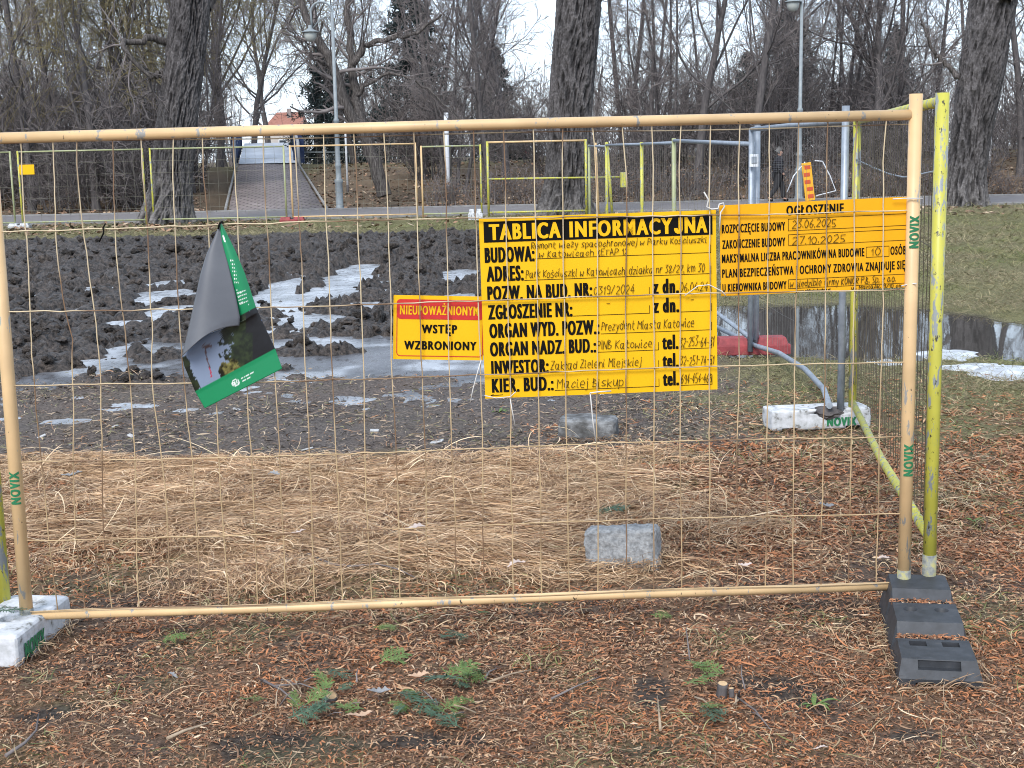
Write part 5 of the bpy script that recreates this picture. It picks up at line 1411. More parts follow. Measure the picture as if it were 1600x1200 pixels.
def person(label, loc, rotz, jacket, trousers, hairm, stride=.22, scale=1.0):
    """walking along local +x"""
    r = empty("person", label, "person", loc, rotz); r.scale = (scale,) * 3
    s = stride
    J = dict(pelvis=(0, 0, .93, .12, .15), belly=(.0, 0, 1.08, .11, .14), chest=(.02, 0, 1.30, .12, .17), neckb=(.03, 0, 1.46, .07, .09), neck=(.05, 0, 1.53, .055, .055),
        jaw=(.075, 0, 1.59, .068, .062), head=(.06, 0, 1.67, .092, .075), top=(.05, 0, 1.75, .06, .055),
        shl=(.02, .19, 1.41, .06, .06), ell=(-.08, .24, 1.15, .047, .047), wrl=(.0, .25, .91, .033, .033), hal=(.03, .25, .84, .04, .025),
        shr=(.02, -.19, 1.41, .06, .06), elr=(-.03, -.25, 1.15, .047, .047), wrr=(.13, -.24, .94, .033, .033), har=(.17, -.24, .88, .04, .025),
        hipl=(0, .10, .86, .095, .095), knl=(s * .75, .10, .50, .062, .062), anl=(s * .9, .10, .10, .042, .042), tol=(s * .9 + .15, .11, .04, .038, .04),
        hipr=(0, -.10, .86, .095, .095), knr=(-s * .25, -.10, .48, .062, .062), anr=(-s * 1.35, -.10, .13, .042, .042), tor=(-s * 1.35 + .13, -.11, .045, .038, .04), nose=(.165, 0, 1.635, .016, .014))
    E_ = [('pelvis', 'belly'), ('belly', 'chest'), ('chest', 'neckb'), ('neckb', 'neck'), ('neck', 'jaw'), ('jaw', 'head'), ('head', 'top'), ('jaw', 'nose')]
    for q in 'lr': E_ += [('chest', 'sh' + q), ('sh' + q, 'el' + q), ('el' + q, 'wr' + q), ('wr' + q, 'ha' + q), ('pelvis', 'hip' + q), ('hip' + q, 'kn' + q), ('kn' + q, 'an' + q), ('an' + q, 'to' + q)]
    skin_mesh("body", J, E_, M['skinm'], r)
    g = lambda k, d: (J[k][0], J[k][1], J[k][2], J[k][3] + d * 1.35, J[k][4] + d * 1.35)
    Jk = {'pelvis': (0, 0, .86, .165, .19), 'belly': g('belly', .055), 'chest': g('chest', .05), 'neckb': g('neckb', .035), 'neck': (.045, 0, 1.545, .078, .078)}
    Ek = [('pelvis', 'belly'), ('belly', 'chest'), ('chest', 'neckb'), ('neckb', 'neck')]
    for q in 'lr':
        for k in ('sh', 'el', 'wr'): Jk[k + q] = g(k + q, .03)
        Ek += [('chest', 'sh' + q), ('sh' + q, 'el' + q), ('el' + q, 'wr' + q)]
    skin_mesh("jacket", Jk, Ek, jacket, r)
    Jt = {'pelvis': g('pelvis', .03)}; Et = []
    for q in 'lr':
        for k in ('hip', 'kn', 'an'): Jt[k + q] = g(k + q, .026)
        Et += [('pelvis', 'hip' + q), ('hip' + q, 'kn' + q), ('kn' + q, 'an' + q)]
    skin_mesh("trousers", Jt, Et, trousers, r)
    for q in 'lr':
        a, t = J['an' + q], J['to' + q]
        skin_mesh("shoe", {'h': (a[0] - .03, a[1], a[2] - .05, .05, .05), 't': (t[0] + .03, t[1], t[2] + .0, .042, .05)}, [('h', 't')], M['black'], r)
    Jh = {'c': (.02, 0, 1.71, .10, .092), 'b': (-.025, 0, 1.64, .075, .082), 'f': (.085, 0, 1.765, .055, .07)}
    skin_mesh("hair", Jh, [('c', 'b'), ('c', 'f')], hairm, r)
    for sy in (-1, 1):
        e = MB(); bmesh.ops.create_uvsphere(e.bm, u_segments=8, v_segments=6, radius=.012); e.build("eye", M['black'], r, Matrix.Translation((.143, sy * .032, 1.675)))
        e = MB(); bmesh.ops.create_uvsphere(e.bm, u_segments=8, v_segments=6, radius=.03); e.build("ear", M['skinm'], r, Matrix.Translation((.045, sy * .079, 1.66)) @ Matrix.Diagonal((.6, .4, 1, 1)))
    return r
def puffer():
    m, nt, bs = new_mat("quilted_jacket"); tc = nt.nodes.new("ShaderNodeTexCoord"); wv = nt.nodes.new("ShaderNodeTexWave")
    wv.bands_direction = 'Z'; wv.inputs["Scale"].default_value = 5.5; wv.inputs["Distortion"].default_value = .6; nt.links.new(tc.outputs["Object"], wv.inputs["Vector"])
    bs.inputs["Base Color"].default_value = (.022, .021, .027, 1); bs.inputs["Roughness"].default_value = .45; bump(nt, bs, wv.outputs["Fac"], .9, .03); return m
pp = gnd(1215, 309); pp = Vector((ux(1215, 47.6), 47.6, .03))
person("person in a dark quilted jacket and dark trousers walking along the path", pp, math.radians(0), puffer(), mat("dark_trousers", [(.018, .017, .02)], 10, .8), mat("grey_hair", [(.12, .115, .11)], 30, .7), .24, 1.0)
p2 = at(823, 260, 104)
person("far person in a red jacket walking beyond the hedge left of the big middle trunk", (p2.x, 104, H(p2.x, 104)), math.radians(200), mat("red_jacket", [(.45, .03, .06)], 4, .6), mat("grey_trousers", [(.03, .03, .04)], 10, .8), M['black'], .2, 1.05)

# ------------------------------------------------------------------ ground cover
def ribbons(x, y, yaw, L, W, curl, lift, arch, tilt, col, rng, segs=3, zoff=0.0, roll=.5):
    """bent strips lying on the land. All inputs are arrays of the same length."""
    n = len(x); s = np.linspace(-.5, .5, segs + 1)
    dx, dy = np.cos(yaw)[:, None], np.sin(yaw)[:, None]
    lat = curl[:, None] * (s[None] ** 2 - .08) * L[:, None]
    px = x[:, None] + dx * s[None] * L[:, None] - dy * lat; py = y[:, None] + dy * s[None] * L[:, None] + dx * lat
    hz = height(x, y)
    pz = hz[:, None] + zoff + lift[:, None] + arch[:, None] * (1 - 4 * s[None] ** 2) + tilt[:, None] * (s[None] + .5) * L[:, None]
    P = np.stack([px, py, pz], -1); T = norm(np.gradient(P, axis=1))
    rl = rng.normal(0, roll, n)[:, None, None]
    side = norm(np.cross(T, np.array([0, 0, 1.]))); up = np.cross(side, T); sd_ = side * np.cos(rl) + up * np.sin(rl)
    wv = (W[:, None] * .5 * (1 - .75 * np.abs(2 * s[None]) ** 2.5))[..., None]
    V = np.stack([P - sd_ * wv, P + sd_ * wv], 2)        # n, seg+1, 2, 3
    i = np.arange(n * (segs + 1) * 2).reshape(n, segs + 1, 2)
    Q = np.stack([i[:, :-1, 0], i[:, :-1, 1], i[:, 1:, 1], i[:, 1:, 0]], -1).reshape(-1, 4)
    C = np.repeat(col, (segs + 1) * 2, 0)
    return V.reshape(-1, 3), Q, C
def stuff(name, parts, m, label):
    V, Q, C, n = [], [], [], 0
    for v, q, c in parts: V.append(v); Q.append(q + n); C.append(c); n += len(v)
    o = link(name, mesh_np(name, np.concatenate(V), np.concatenate(Q), np.concatenate(C)), m)
    return tag(o, label, None, kind='stuff')
def pick(rng, pal, wts, n, jit=.25):
    pal = np.array(pal); c = pal[rng.choice(len(pal), n, p=np.array(wts) / sum(wts))]
    return np.clip(c * rng.uniform(1 - jit, 1 + jit, (n, 1)), 0, 1)
def sample(rng, n, d0, d1, power, margin=1.25, xlo=None):
    """points spread over what the photographer sees between two distances, thinning out with distance"""
    t = rng.random(n)
    if power == 1: d = d0 * (d1 / d0) ** t
    else: d = (d0 ** (1 - power) + t * (d1 ** (1 - power) - d0 ** (1 - power))) ** (1 / (1 - power))
    u = rng.uniform(-margin, margin, n); return u * d * (800 / F_PX), d
M['litter'] = vcol_mat("litter", .75, spec=.25); M['straw'] = vcol_mat("straw", .7, spec=.3); M['grass'] = vcol_mat("grass_blades", .7, spec=.25)

rng = np.random.default_rng(101)
PAL_L = [(.40, .165, .075), (.25, .115, .062), (.095, .058, .042), (.46, .29, .17), (.29, .175, .105), (.55, .41, .28)]
def litter():
    parts = []
    # scale leaves and needles round the fence, rusty in drifts
    x, y = sample(rng, 300000, 3.0, 8.5, 1.0, 1.6)
    x2, y2 = sample(rng, 105000, 6.0, 13.5, 1.2, 1.5)
    x, y = np.concatenate([x, x2]), np.concatenate([y, y2])
    dens = .55 + .6 * ss(.38, .6, fbm(x, y, 2.6, 4, seed=60)) - .75 * straw_mask(x, y)
    dens = np.where(y > 7.6, dens * ss(.4, 1.6, x + (fbm(x, y, .9, 3, seed=61) - .5) * 2) * (1 - ss(8.6, 12.5, y + (fbm(x, y, .7, 3, seed=62) - .5) * 5)), dens)
    soil = np.maximum(.6 * ss(.6, .68, fbm(x, y, 1.6, 4, seed=30)), black_soil(x, y)); dens = dens * (1 - .72 * soil)
    dens = dens * (1 - ss(11, 11.8, y))
    k = rng.random(len(x)) < dens; x, y = x[k], y[k]; n = len(x)
    rust = ss(.42, .62, fbm(x, y, 1.9, 3, seed=63))[:, None]
    c = pick(rng, PAL_L, [4.5, 3, 2.2, 1.0, 1.6, .25], n) * rust + pick(rng, PAL_L, [1.2, 3.4, 3.2, 2.6, 2.6, .7], n) * (1 - rust)
    g = np.clip(y / 5, .8, 1.6)
    parts.append(ribbons(x, y, rng.uniform(0, 2 * PI, n), rng.lognormal(math.log(.023), .45, n) * g, rng.uniform(.0028, .0078, n) * g, rng.normal(0, .9, n), rng.uniform(0, .012, n), rng.uniform(-.001, .006, n), rng.normal(0, .22, n), c, rng, 3))
    # fine long bits and stalks
    x, y = sample(rng, 9000, 3.3, 12, 1.3); k = rng.random(len(x)) < .6; x, y = x[k], y[k]; n = len(x)
    parts.append(ribbons(x, y, rng.uniform(0, 2 * PI, n), rng.uniform(.04, .15, n), rng.uniform(.0015, .0035, n), rng.normal(0, .7, n), rng.uniform(.002, .018, n), rng.uniform(0, .012, n), rng.normal(0, .12, n),
        pick(rng, [(.36, .26, .17), (.12, .075, .05), (.24, .15, .09), (.05, .035, .028)], [2, 3, 2, 2], n), rng, 4))
    # crumbs on the bare soil in front of the churned ground
    x, y = sample(rng, 42000, 8.0, 12.2, 1.2); dens = (1 - ss(.8, 2.6, x)) * (.35 + .65 * ss(.4, .6, fbm(x, y, 1.3, 3, seed=66)))
    k = rng.random(len(x)) < dens; x, y = x[k], y[k]; n = len(x)
    parts.append(ribbons(x, y, rng.uniform(0, 2 * PI, n), rng.uniform(.015, .085, n), rng.uniform(.003, .010, n), rng.normal(0, .7, n), rng.uniform(0, .012, n), rng.uniform(0, .008, n), rng.normal(0, .2, n),
        pick(rng, [(.34, .25, .175), (.16, .125, .10), (.06, .05, .046), (.44, .34, .24), (.20, .185, .10), (.28, .155, .09)], [2, 3, 3, 1, 1.2, 1], n), rng, 3))
    n0, d_, L_, an_, wd_ = FOOT; m = 420                       # caught in the two troughs of the black foot
    k2 = rng.random(m) < .5; t = np.where(k2, rng.uniform(.300, .362, m), rng.uniform(.668, .728, m)) * L_; o_ = rng.normal(-.02, .07, m).clip(-.11, .11); e_ = d_.normalized()
    x = n0.x + e_.x * t + e_.y * o_; y = n0.y + e_.y * t - e_.x * o_
    parts.append(ribbons(x, y, rng.uniform(0, 2 * PI, m), rng.uniform(.012, .032, m), rng.uniform(.003, .007, m), rng.normal(0, .9, m), np.where(k2, .083, .115) - height(x, y) + rng.uniform(0, .006, m), rng.uniform(0, .005, m), rng.normal(0, .2, m), pick(rng, PAL_L, [4, 3, 2, 1, 1.5, .3], m), rng, 3))
    stuff("plant_litter", parts, M['litter'], "rust brown scale leaves, needles and stalks strewn over the ground")
litter()
def straw():
    parts = []
    x, y = sample(rng, 130000, 5.6, 8.7, 1.0); m_ = straw_mask(x, y)
    k = rng.random(len(x)) < m_ * (.35 + .65 * ss(.3, .5, fbm(x, y, 2.4, 3, seed=70))); x, y = x[k], y[k]; n = len(x)
    swirl = 2 * PI * fbm(x, y, .9, 2, seed=71) * 1.5 + rng.normal(0, .55, n)
    tone = fbm(x, y, 1.6, 3, seed=72)[:, None]
    c = pick(rng, [(.62, .42, .25), (.50, .315, .175), (.35, .205, .115), (.70, .52, .345), (.17, .10, .062)], [3, 3, 2, 1.3, .9], n, .2) * (.75 + .5 * tone)
    parts.append(ribbons(x, y, swirl, rng.lognormal(math.log(.11), .5, n), rng.lognormal(math.log(.0028), .35, n), rng.normal(0, .75, n), rng.uniform(0, .035, n) * (.4 + 1.2 * tone[:, 0]), rng.uniform(-.005, .018, n), rng.normal(0, .09, n), c, rng, 5))
    # tufts creeping past the rails on either side
    x, y = sample(rng, 26000, 4.0, 9.5, 1.0); f = fbm(x, y, 1.5, 3, seed=73)
    dens = ss(.53, .66, f) * (.22 + .78 * ss(.8, 2.2, x)) * np.where(y < 4.9, .3, 1) * (1 - black_soil(x, y))
    k = rng.random(len(x)) < dens; x, y = x[k], y[k]; n = len(x)
    c = pick(rng, [(.50, .37, .23), (.40, .28, .165), (.28, .21, .12), (.60, .48, .33)], [2, 3, 2, 1], n, .2)
    parts.append(ribbons(x, y, 2 * PI * fbm(x, y, 1.1, 2, seed=74) * 2 + rng.normal(0, .6, n), rng.lognormal(math.log(.10), .4, n), rng.uniform(.002, .0048, n), rng.normal(0, .9, n), rng.uniform(.002, .03, n), rng.uniform(0, .03, n), rng.normal(0, .18, n), c, rng, 5))
    # straw and stalks banked against the blocks and feet
    for (u0, v0, u1, v1, m, hh) in ((905, 908, 1015, 903, 130, .045), (1015, 903, 1046, 880, 60, .04), (870, 692, 972, 690, 70, .03), (1204, 677, 1364, 672, 110, .03), (30, 1050, 116, 978, 120, .03), (1400, 1084, 1540, 1082, 70, .02), (1370, 960, 1398, 1080, 90, .025), (1478, 960, 1541, 1080, 130, .035)):
        a, b_ = gnd(u0, v0), gnd(u1, v1); t = rng.random(m); x = a.x + (b_.x - a.x) * t + rng.normal(0, .018, m); y = a.y + (b_.y - a.y) * t + rng.normal(-.008, .02, m)
        parts.append(ribbons(x, y, math.atan2(b_.y - a.y, b_.x - a.x) + rng.normal(0, .7, m), rng.lognormal(math.log(.075), .45, m), rng.uniform(.002, .0046, m), rng.normal(0, .9, m), rng.uniform(.004, hh, m), rng.uniform(0, .02, m), rng.normal(0, .2, m),
            pick(rng, [(.50, .36, .22), (.34, .22, .13), (.22, .13, .08), (.12, .08, .055)], [2, 3, 2, 2], m), rng, 5))
    # a few stalks standing out
    n = 150; x = rng.uniform(-3.2, 1.3, n); y = rng.uniform(6.1, 8.3, n)
    parts.append(ribbons(x, y, rng.uniform(0, 2 * PI, n), rng.uniform(.12, .34, n), rng.uniform(.003, .006, n), rng.normal(0, .5, n), rng.uniform(.01, .05, n), rng.uniform(0, .05, n), rng.uniform(.05, .55, n), pick(rng, [(.72, .56, .37), (.58, .42, .26)], [1, 1], n), rng, 6))
    stuff("straw", parts, M['straw'], "pale flattened straw and dry grass behind the near panel")
straw()
def grass():
    parts = []
    x, y = sample(rng, 64000, 3.4, 12, 1.1); f = fbm(x, y, 2.3, 3, seed=33); f2 = fbm(x, y, .8, 3, seed=80)
    dens = ss(.50, .66, f) * np.where(y < 6, .4, .8) + ss(7, 9.5, y) * ss(.7, 2.4, x) * .8
    dens = dens * (1 - black_soil(x, y)) * np.where(y < 4.7, .45, 1); dens = dens * (1 - straw_mask(x, y)) * (1 - ss(11, 12, y) * (x < 1.7)) * np.where((y > 8) & (x < .9), .12, 1)
    k = rng.random(len(x)) < dens; x, y = x[k], y[k]; n = len(x)
    c = pick(rng, [(.16, .17, .06), (.28, .25, .12), (.40, .33, .19), (.10, .13, .045), (.24, .18, .105)], [2.4, 3, 2.4, 1.2, 2], n)
    parts.append(ribbons(x, y, rng.uniform(0, 2 * PI, n), rng.lognormal(math.log(.055), .4, n), rng.uniform(.002, .0042, n), rng.normal(0, .8, n), rng.uniform(0, .012, n), rng.uniform(0, .014, n), np.abs(rng.normal(0, .35, n)), c, rng, 4))
    # the lawn beyond the right hand side and the strip before the path
    x, y = sample(rng, 230000, 9.5, 42, 1.25, 1.35)
    dens = (ss(1.4, 2.4, x - .02 * (y - 10)) * (y > 9.5) * (1 - right_puddle(x, y)) + ss(30, 34, y) * .9) * (1 - mud_mask(x, y))
    dens = dens * (.45 + .55 * ss(.35, .6, fbm(x, y, .7, 4, seed=81)))
    k = rng.random(len(x)) < dens; x, y = x[k], y[k]; n = len(x); g = np.clip(y / 12, 1, 2.2)
    grn = ss(.4, .62, fbm(x, y, .45, 3, seed=82))[:, None]
    c = pick(rng, [(.15, .16, .055), (.23, .21, .095), (.105, .13, .046)], [2, 2, 1.2], n) * grn + pick(rng, [(.32, .265, .155), (.23, .185, .11), (.15, .125, .078)], [2, 3, 2], n) * (1 - grn)
    parts.append(ribbons(x, y, rng.uniform(0, 2 * PI, n), rng.uniform(.04, .10, n) * g, rng.uniform(.0022, .0042, n) * g, rng.normal(0, .7, n), rng.uniform(0, .01, n), rng.uniform(0, .02, n), np.abs(rng.normal(0, .4, n)), c, rng, 3))
    stuff("grass", parts, M['grass'], "thin winter grass, half dead, over the soil and the lawn beyond")
grass()
def far_leaves():
    x, y = sample(rng, 60000, 36, 76, 1.3, 1.4); f = fbm(x, y, .5, 3, seed=90)
    corr = (np.abs(x - (-8.4 - (y - 48) * .19)) < 2.0) & (y > 47)
    dens = np.where(y > 49, .3 + .7 * ss(.4, .6, f), ((y < 41.8)) * (.35 * (np.abs(x + 10.4) < 3.5) + .1)) * ~corr
    k = rng.random(len(x)) < dens; x, y = x[k], y[k]; n = len(x)
    c = pick(rng, [(.28, .17, .11), (.16, .105, .075), (.40, .30, .21), (.08, .058, .045)], [2.4, 3, 1, 2], n)
    p = ribbons(x, y, rng.uniform(0, 2 * PI, n), rng.uniform(.10, .20, n), rng.uniform(.06, .11, n), rng.normal(0, .4, n), rng.uniform(.0, .04, n), rng.uniform(-.02, .02, n), rng.normal(0, .25, n), c, rng, 2)
    stuff("fallen_leaves", [p], M['litter'], "brown fallen leaves on the bank and below the trees")
far_leaves()
# clods thrown up in the churned ground
def clods():
    n = 5200; x, y = sample(rng, n, 10.8, 31, 1.3, 1.3); m_ = mud_mask(x, y); k = (m_ > .5) & (height(x, y) > WATER_Z + .005); x, y = x[k], y[k]; n = len(x)
    bm = bmesh.new(); bmesh.ops.create_icosphere(bm, subdivisions=3, radius=1); bv = np.array([v.co[:] for v in bm.verts]); bf = np.array([[v.index for v in f.verts] for f in bm.faces]); bm.free()
    s = rng.lognormal(math.log(.032), .45, n) * np.clip(y / 14, 1, 1.5); V = np.repeat(bv[None], n, 0); ph = rng.uniform(0, 50, (n, 1))
    V = V * (.85 + 1.5 * (fbm(V[..., 0] * 1.0 + ph, V[..., 1] + V[..., 2] * .9, 1.9, 4, .65, seed=95) - .5))[..., None]
    V = V * (s[:, None] * rng.uniform(.55, 1.3, (n, 3)))[:, None]; a = rng.uniform(0, 2 * PI, n); ca, sa = np.cos(a)[:, None], np.sin(a)[:, None]
    V = np.stack([V[..., 0] * ca - V[..., 1] * sa, V[..., 0] * sa + V[..., 1] * ca, V[..., 2] * .75], -1) + np.stack([x, y, height(x, y) + s * .25], 1)[:, None]
    Q = (bf[None] + (np.arange(n) * len(bv))[:, None, None]).reshape(-1, 3)
    C = np.repeat(A_MUD[None] * rng.uniform(.45, 1.2, (n, 1)), len(bv), 0)
    tag(link("mud_clods", mesh_np("mud_clods", V.reshape(-1, 3), Q, C, smooth=True), M['mud']), "dark wet clods of churned earth", None, kind='stuff')
clods()

# ------------------------------------------------------------------ small single things on the ground
def oak_leaf(seed):
    r = random.Random(seed); n = 22; L_ = []; up = r.uniform(.15, .4)
    for i in range(n + 1):
        t = i / n; w_ = .32 * math.sin(PI * min(1, t * .92 + .06)) ** .8 * (1 + .30 * math.sin(t * 26 + seed)) * (.6 + .55 * t); L_.append((t - .5, max(.012, w_)))
    V, Q = [], []
    for t, w_ in L_:
        for s in (-1, -.5, 0, .5, 1):
            V.append((t, s * w_ * .62, up * (abs(s) ** 1.5) * w_ + .12 * math.sin(t * 3 + seed) ** 2 + r.uniform(-.01, .01)))
    for i in range(n):
        for j in range(4): a = i * 5 + j; Q.append((a, a + 1, a + 6, a + 5))
    return mesh_np("dead_leaf", np.array(V), np.array(Q), smooth=True)
LEAF = [oak_leaf(i) for i in range(4)]
M['leaf_tan'] = mat("tan_leaf", [(.3, (.36, .23, .155)), (.7, (.50, .34, .23))], 9, .7); M['leaf_pale'] = mat("pale_leaf", [(.3, (.44, .35, .31)), (.7, (.58, .48, .43))], 9, .6); M['leaf_grey2'] = mat("white_scrap", [(.3, (.34, .34, .34)), (.7, (.52, .52, .52))], 30, .7); M['leaf_grey'] = mat("grey_leaf", [(.3, (.16, .16, .16)), (.7, (.27, .27, .28))], 12, .5)
for i, (u, v, wpx, m_, lab) in enumerate([
    (466, 870, 30, 'leaf_pale', "pale pinkish oak leaf on the straw above the bottom rail"), (650, 862, 32, 'leaf_pale', "curled pale leaf with a raised tip in the straw"), (808, 913, 34, 'leaf_pale', "pale leaf touching the bottom rail left of the grey concrete block"),
    (562, 1136, 46, 'leaf_tan', "large tan oak leaf on the black soil beside the cut branch disc"), (655, 1074, 34, 'leaf_tan', "tan oak leaf propped among the conifer sprigs"), (398, 974, 34, 'leaf_tan', "narrow tan leaf just in front of the bottom rail"),
    (430, 776, 22, 'leaf_grey', "small whitish crumpled leaf in the straw below the poster"), (1162, 900, 28, 'leaf_pale', "pale curled leaf right of the grey concrete block"), (592, 1098, 40, 'leaf_grey', "grey folded leaf next to the cut branch disc"),
    (1282, 1187, 24, 'leaf_pale', "pale leaf by the green weed at the lower edge"), (1380, 884, 20, 'leaf_pale', "pale leaf at the foot of the end post"), (1290, 800, 30, 'leaf_grey', "grey twisted leaf on the rusty litter behind the wires"),
    (115, 779, 34, 'leaf_grey', "grey leaf lying in the straw beside the left post"), (812, 706, 26, 'leaf_tan', "tan leaf at the straw's far edge"), (270, 1072, 22, 'leaf_grey', "grey shrivelled leaf on the litter in front of the left block"),
    (1240, 700, 24, 'leaf_pale', "pale leaf in the grass below the broken white block"), (713, 708, 20, 'leaf_tan', "small pinkish leaf at the straw's far edge"), (700, 684, 28, 'leaf_grey', "grey leaf on the bare soil under the information board")]):
    p = gnd(u, v); z = H(p.x, p.y); s = wpx * p.y / F_PX
    o = link("dead_leaf", LEAF[i % 4] if i < 4 else LEAF[i % 4].copy(), None); o.data.materials.clear(); o.data.materials.append(M[m_])
    o.location = (p.x, p.y, z + (.034 if float(straw_mask(np.array([p.x]), np.array([p.y]))[0]) < .3 else .075)); o.scale = (s,) * 3; o.rotation_euler = (random.uniform(-.25, .45), random.uniform(-.2, .2), random.uniform(-.6, .6)); tag(o, lab, "leaf", "single fallen leaves")

# sprigs of cypress left from the felling
def sprig_mesh(seed, flat=True):
    rg = np.random.default_rng(seed); parts = []
    P = grow(rg, np.zeros((1, 3)), np.array([[1., 0, .12]]), np.array([.20]), 8, .09, -.03); R = .0022 * np.linspace(1, .4, 8)[None]; L_ = np.array([.2])
    def fan(P, L, per, lr, n):
        m, k = P.shape[:2]; t = np.linspace(.12, 1, per)[None] + 0 * L[:, None]; f = t * (k - 1); i = np.minimum(f.astype(int), k - 2); fr = (f - i)[..., None]; a = np.arange(m)[:, None]
        pos = P[a, i] * (1 - fr) + P[a, i + 1] * fr; tn = norm(P[a, i + 1] - P[a, i]); sd_ = norm(np.cross(tn, np.array([0, 0, 1.]))); sg = np.where(np.arange(per) % 2, 1., -1.)[None, :, None]
        d = tn * .72 + sd_ * sg * .7 + rg.normal(0, .10, tn.shape); ln = (L[:, None] * lr * (1.05 - .7 * t) * rg.uniform(.8, 1.2, t.shape)).ravel()
        return grow(rg, pos.reshape(-1, 3), d.reshape(-1, 3), ln, n, .07, -.02), ln
    B, Lb = fan(P, L_, 12, .55, 6); C_, Lc = fan(B, Lb, 9, .5, 4)
    V, Q, n = [], [], 0
    for PP, w0 in ((P, .0045), (B, .0040), (C_, .0036)):
        T = norm(np.gradient(PP, axis=1)); sd_ = norm(np.cross(T, np.array([0, 0, 1.]))); k = PP.shape[1]
        wv = (w0 * (1 - .6 * np.linspace(0, 1, k)))[None, :, None]; up = np.array([0, 0, 1.]) * w0 * .35
        v = np.stack([PP - sd_ * wv, PP + up, PP + sd_ * wv], 2); i = np.arange(v.shape[0] * k * 3).reshape(-1, k, 3) + n
        for s in (0, 1): Q.append(np.stack([i[:, :-1, s], i[:, :-1, s + 1], i[:, 1:, s + 1], i[:, 1:, s]], -1).reshape(-1, 4))
        V.append(v.reshape(-1, 3)); n += v.shape[0] * k * 3
    return mesh_np("conifer_sprig", np.concatenate(V), np.concatenate(Q), smooth=True)
SPR = [sprig_mesh(i) for i in (1, 2, 3)]
M['sprig_a'] = mat("blue_green_sprig", [(.3, (.028, .066, .036)), (.7, (.075, .14, .082))], 30, .6); M['sprig_b'] = mat("bright_green_sprig", [(.3, (.06, .12, .028)), (.7, (.15, .21, .055))], 30, .6)
SPM = []
for m_ in ('sprig_a', 'sprig_b'):
    for me in SPR:
        c = me.copy(); c.materials.append(M[m_]); SPM.append(c)
for i, (u, v, wpx, col, lab) in enumerate([
    (690, 1085, 95, 0, "largest blue green conifer sprig drooping below the tan leaf"), (700, 1150, 80, 0, "blue green conifer sprig at the lower end of the sprig cluster"), (668, 1118, 80, 0, "blue green conifer sprig in the middle of the cluster"), (720, 1070, 75, 1, "bright green sprig on top of the sprig cluster"),
    (745, 1078, 55, 1, "small bright green sprig at the right of the sprig cluster"), (610, 1045, 70, 1, "bright green sprig above the branch disc and grey leaf"), (605, 995, 50, 1, "faded green sprig close below the bottom rail"), (710, 1008, 75, 0, "dull green sprig between the rail and the sprig cluster"),
    (528, 1066, 70, 0, "pale green sprig right above the cut branch disc"), (480, 1135, 75, 0, "blue green sprig left of the large tan leaf"), (500, 1108, 70, 1, "sprig half hidden under twigs left of the branch disc"), (640, 1100, 80, 0, "sprig between the grey folded leaf and the cluster"),
    (1095, 1090, 75, 1, "bright sprig lying left of the cut stump"), (1085, 1060, 60, 1, "small yellow green sprig behind the cut stump"), (1115, 1135, 70, 0, "sprig trailing in front of the cut stump"), (270, 1010, 55, 1, "single green sprig on the litter near the left block"),
    (400, 1108, 50, 1, "small green sprig left of the twigs by the branch disc"), (8, 1020, 70, 0, "sprig lying on the left white block"), (950, 822, 70, 0, "sprig behind the grey concrete block"), (750, 975, 40, 1, "tiny green sprig just below the middle of the bottom rail"),
    (1040, 985, 45, 1, "tiny sprig below the rail left of the black foot")]):
    p = gnd(u, v); z = H(p.x, p.y); s = .8 * wpx * p.y / F_PX / .2
    if lab.startswith("sprig lying"): z = .125
    o = link("conifer_sprig", SPM[col * 3 + i % 3], None); a = random.uniform(0, 2 * PI)
    o.rotation_euler = (random.uniform(-.35, .35), random.uniform(-.25, .05), a); o.scale = (s,) * 3
    o.location = (p.x - math.cos(a) * .1 * s, p.y - math.sin(a) * .1 * s, z + .032); tag(o, lab, "sprig", "conifer sprigs on the litter")
rs = random.Random(77)
for n_, (cu, cv, ru, rv, cnt, lab) in enumerate([(680, 1100, 65, 45, 11, "one of the green sprigs heaped below the middle of the bottom rail"), (505, 1110, 50, 28, 6, "small sprig among the twigs round the pale cut stem"), (1105, 1100, 28, 40, 4, "small sprig scattered round the cut cypress stem")]):
    for i in range(cnt):
        u, v = cu + rs.uniform(-ru, ru), cv + rs.uniform(-rv, rv); p = gnd(u, v); s = rs.uniform(26, 50) * p.y / F_PX / .2; a = rs.uniform(0, 2 * PI)
        o = link("conifer_sprig", SPM[rs.randrange(6)], None); o.rotation_euler = (rs.uniform(-.5, .5), rs.uniform(-.5, .1), a); o.scale = (s,) * 3
        o.location = (p.x - math.cos(a) * .1 * s, p.y - math.sin(a) * .1 * s, H(p.x, p.y) + .028); tag(o, lab, "sprig", ["sprigs heaped below the rail", "sprigs by the pale cut stem", "sprigs by the cut cypress"][n_])
# low green weeds
def weed(label, u, v, px_):
    p = gnd(u, v); z = H(p.x, p.y); s = px_ * p.y / F_PX; r = random.Random(int(u)); b = MB(); bm = b.bm
    for k in range(7):
        a = r.uniform(0, 2 * PI); l = r.uniform(.35, .6); w_ = .055; pr = None
        for i in range(7):
            t = i / 6; q = Vector((math.cos(a) * l * t, math.sin(a) * l * t, .28 * math.sin(t * 2.4) * l)); n_ = Vector((-math.sin(a), math.cos(a), 0)) * w_ * (math.sin(PI * min(.96, t * .9 + .12)))
            e = (bm.verts.new(q - n_), bm.verts.new(q + Vector((0, 0, -.02))), bm.verts.new(q + n_))
            if pr:
                bm.faces.new((pr[0], pr[1], e[1], e[0])); bm.faces.new((pr[1], pr[2], e[2], e[1]))
            pr = e
    o = b.build("weed", M['sprig_b']); o.location = (p.x, p.y, z + .01); o.scale = (s,) * 3; tag(o, label, "weed", "green weeds")
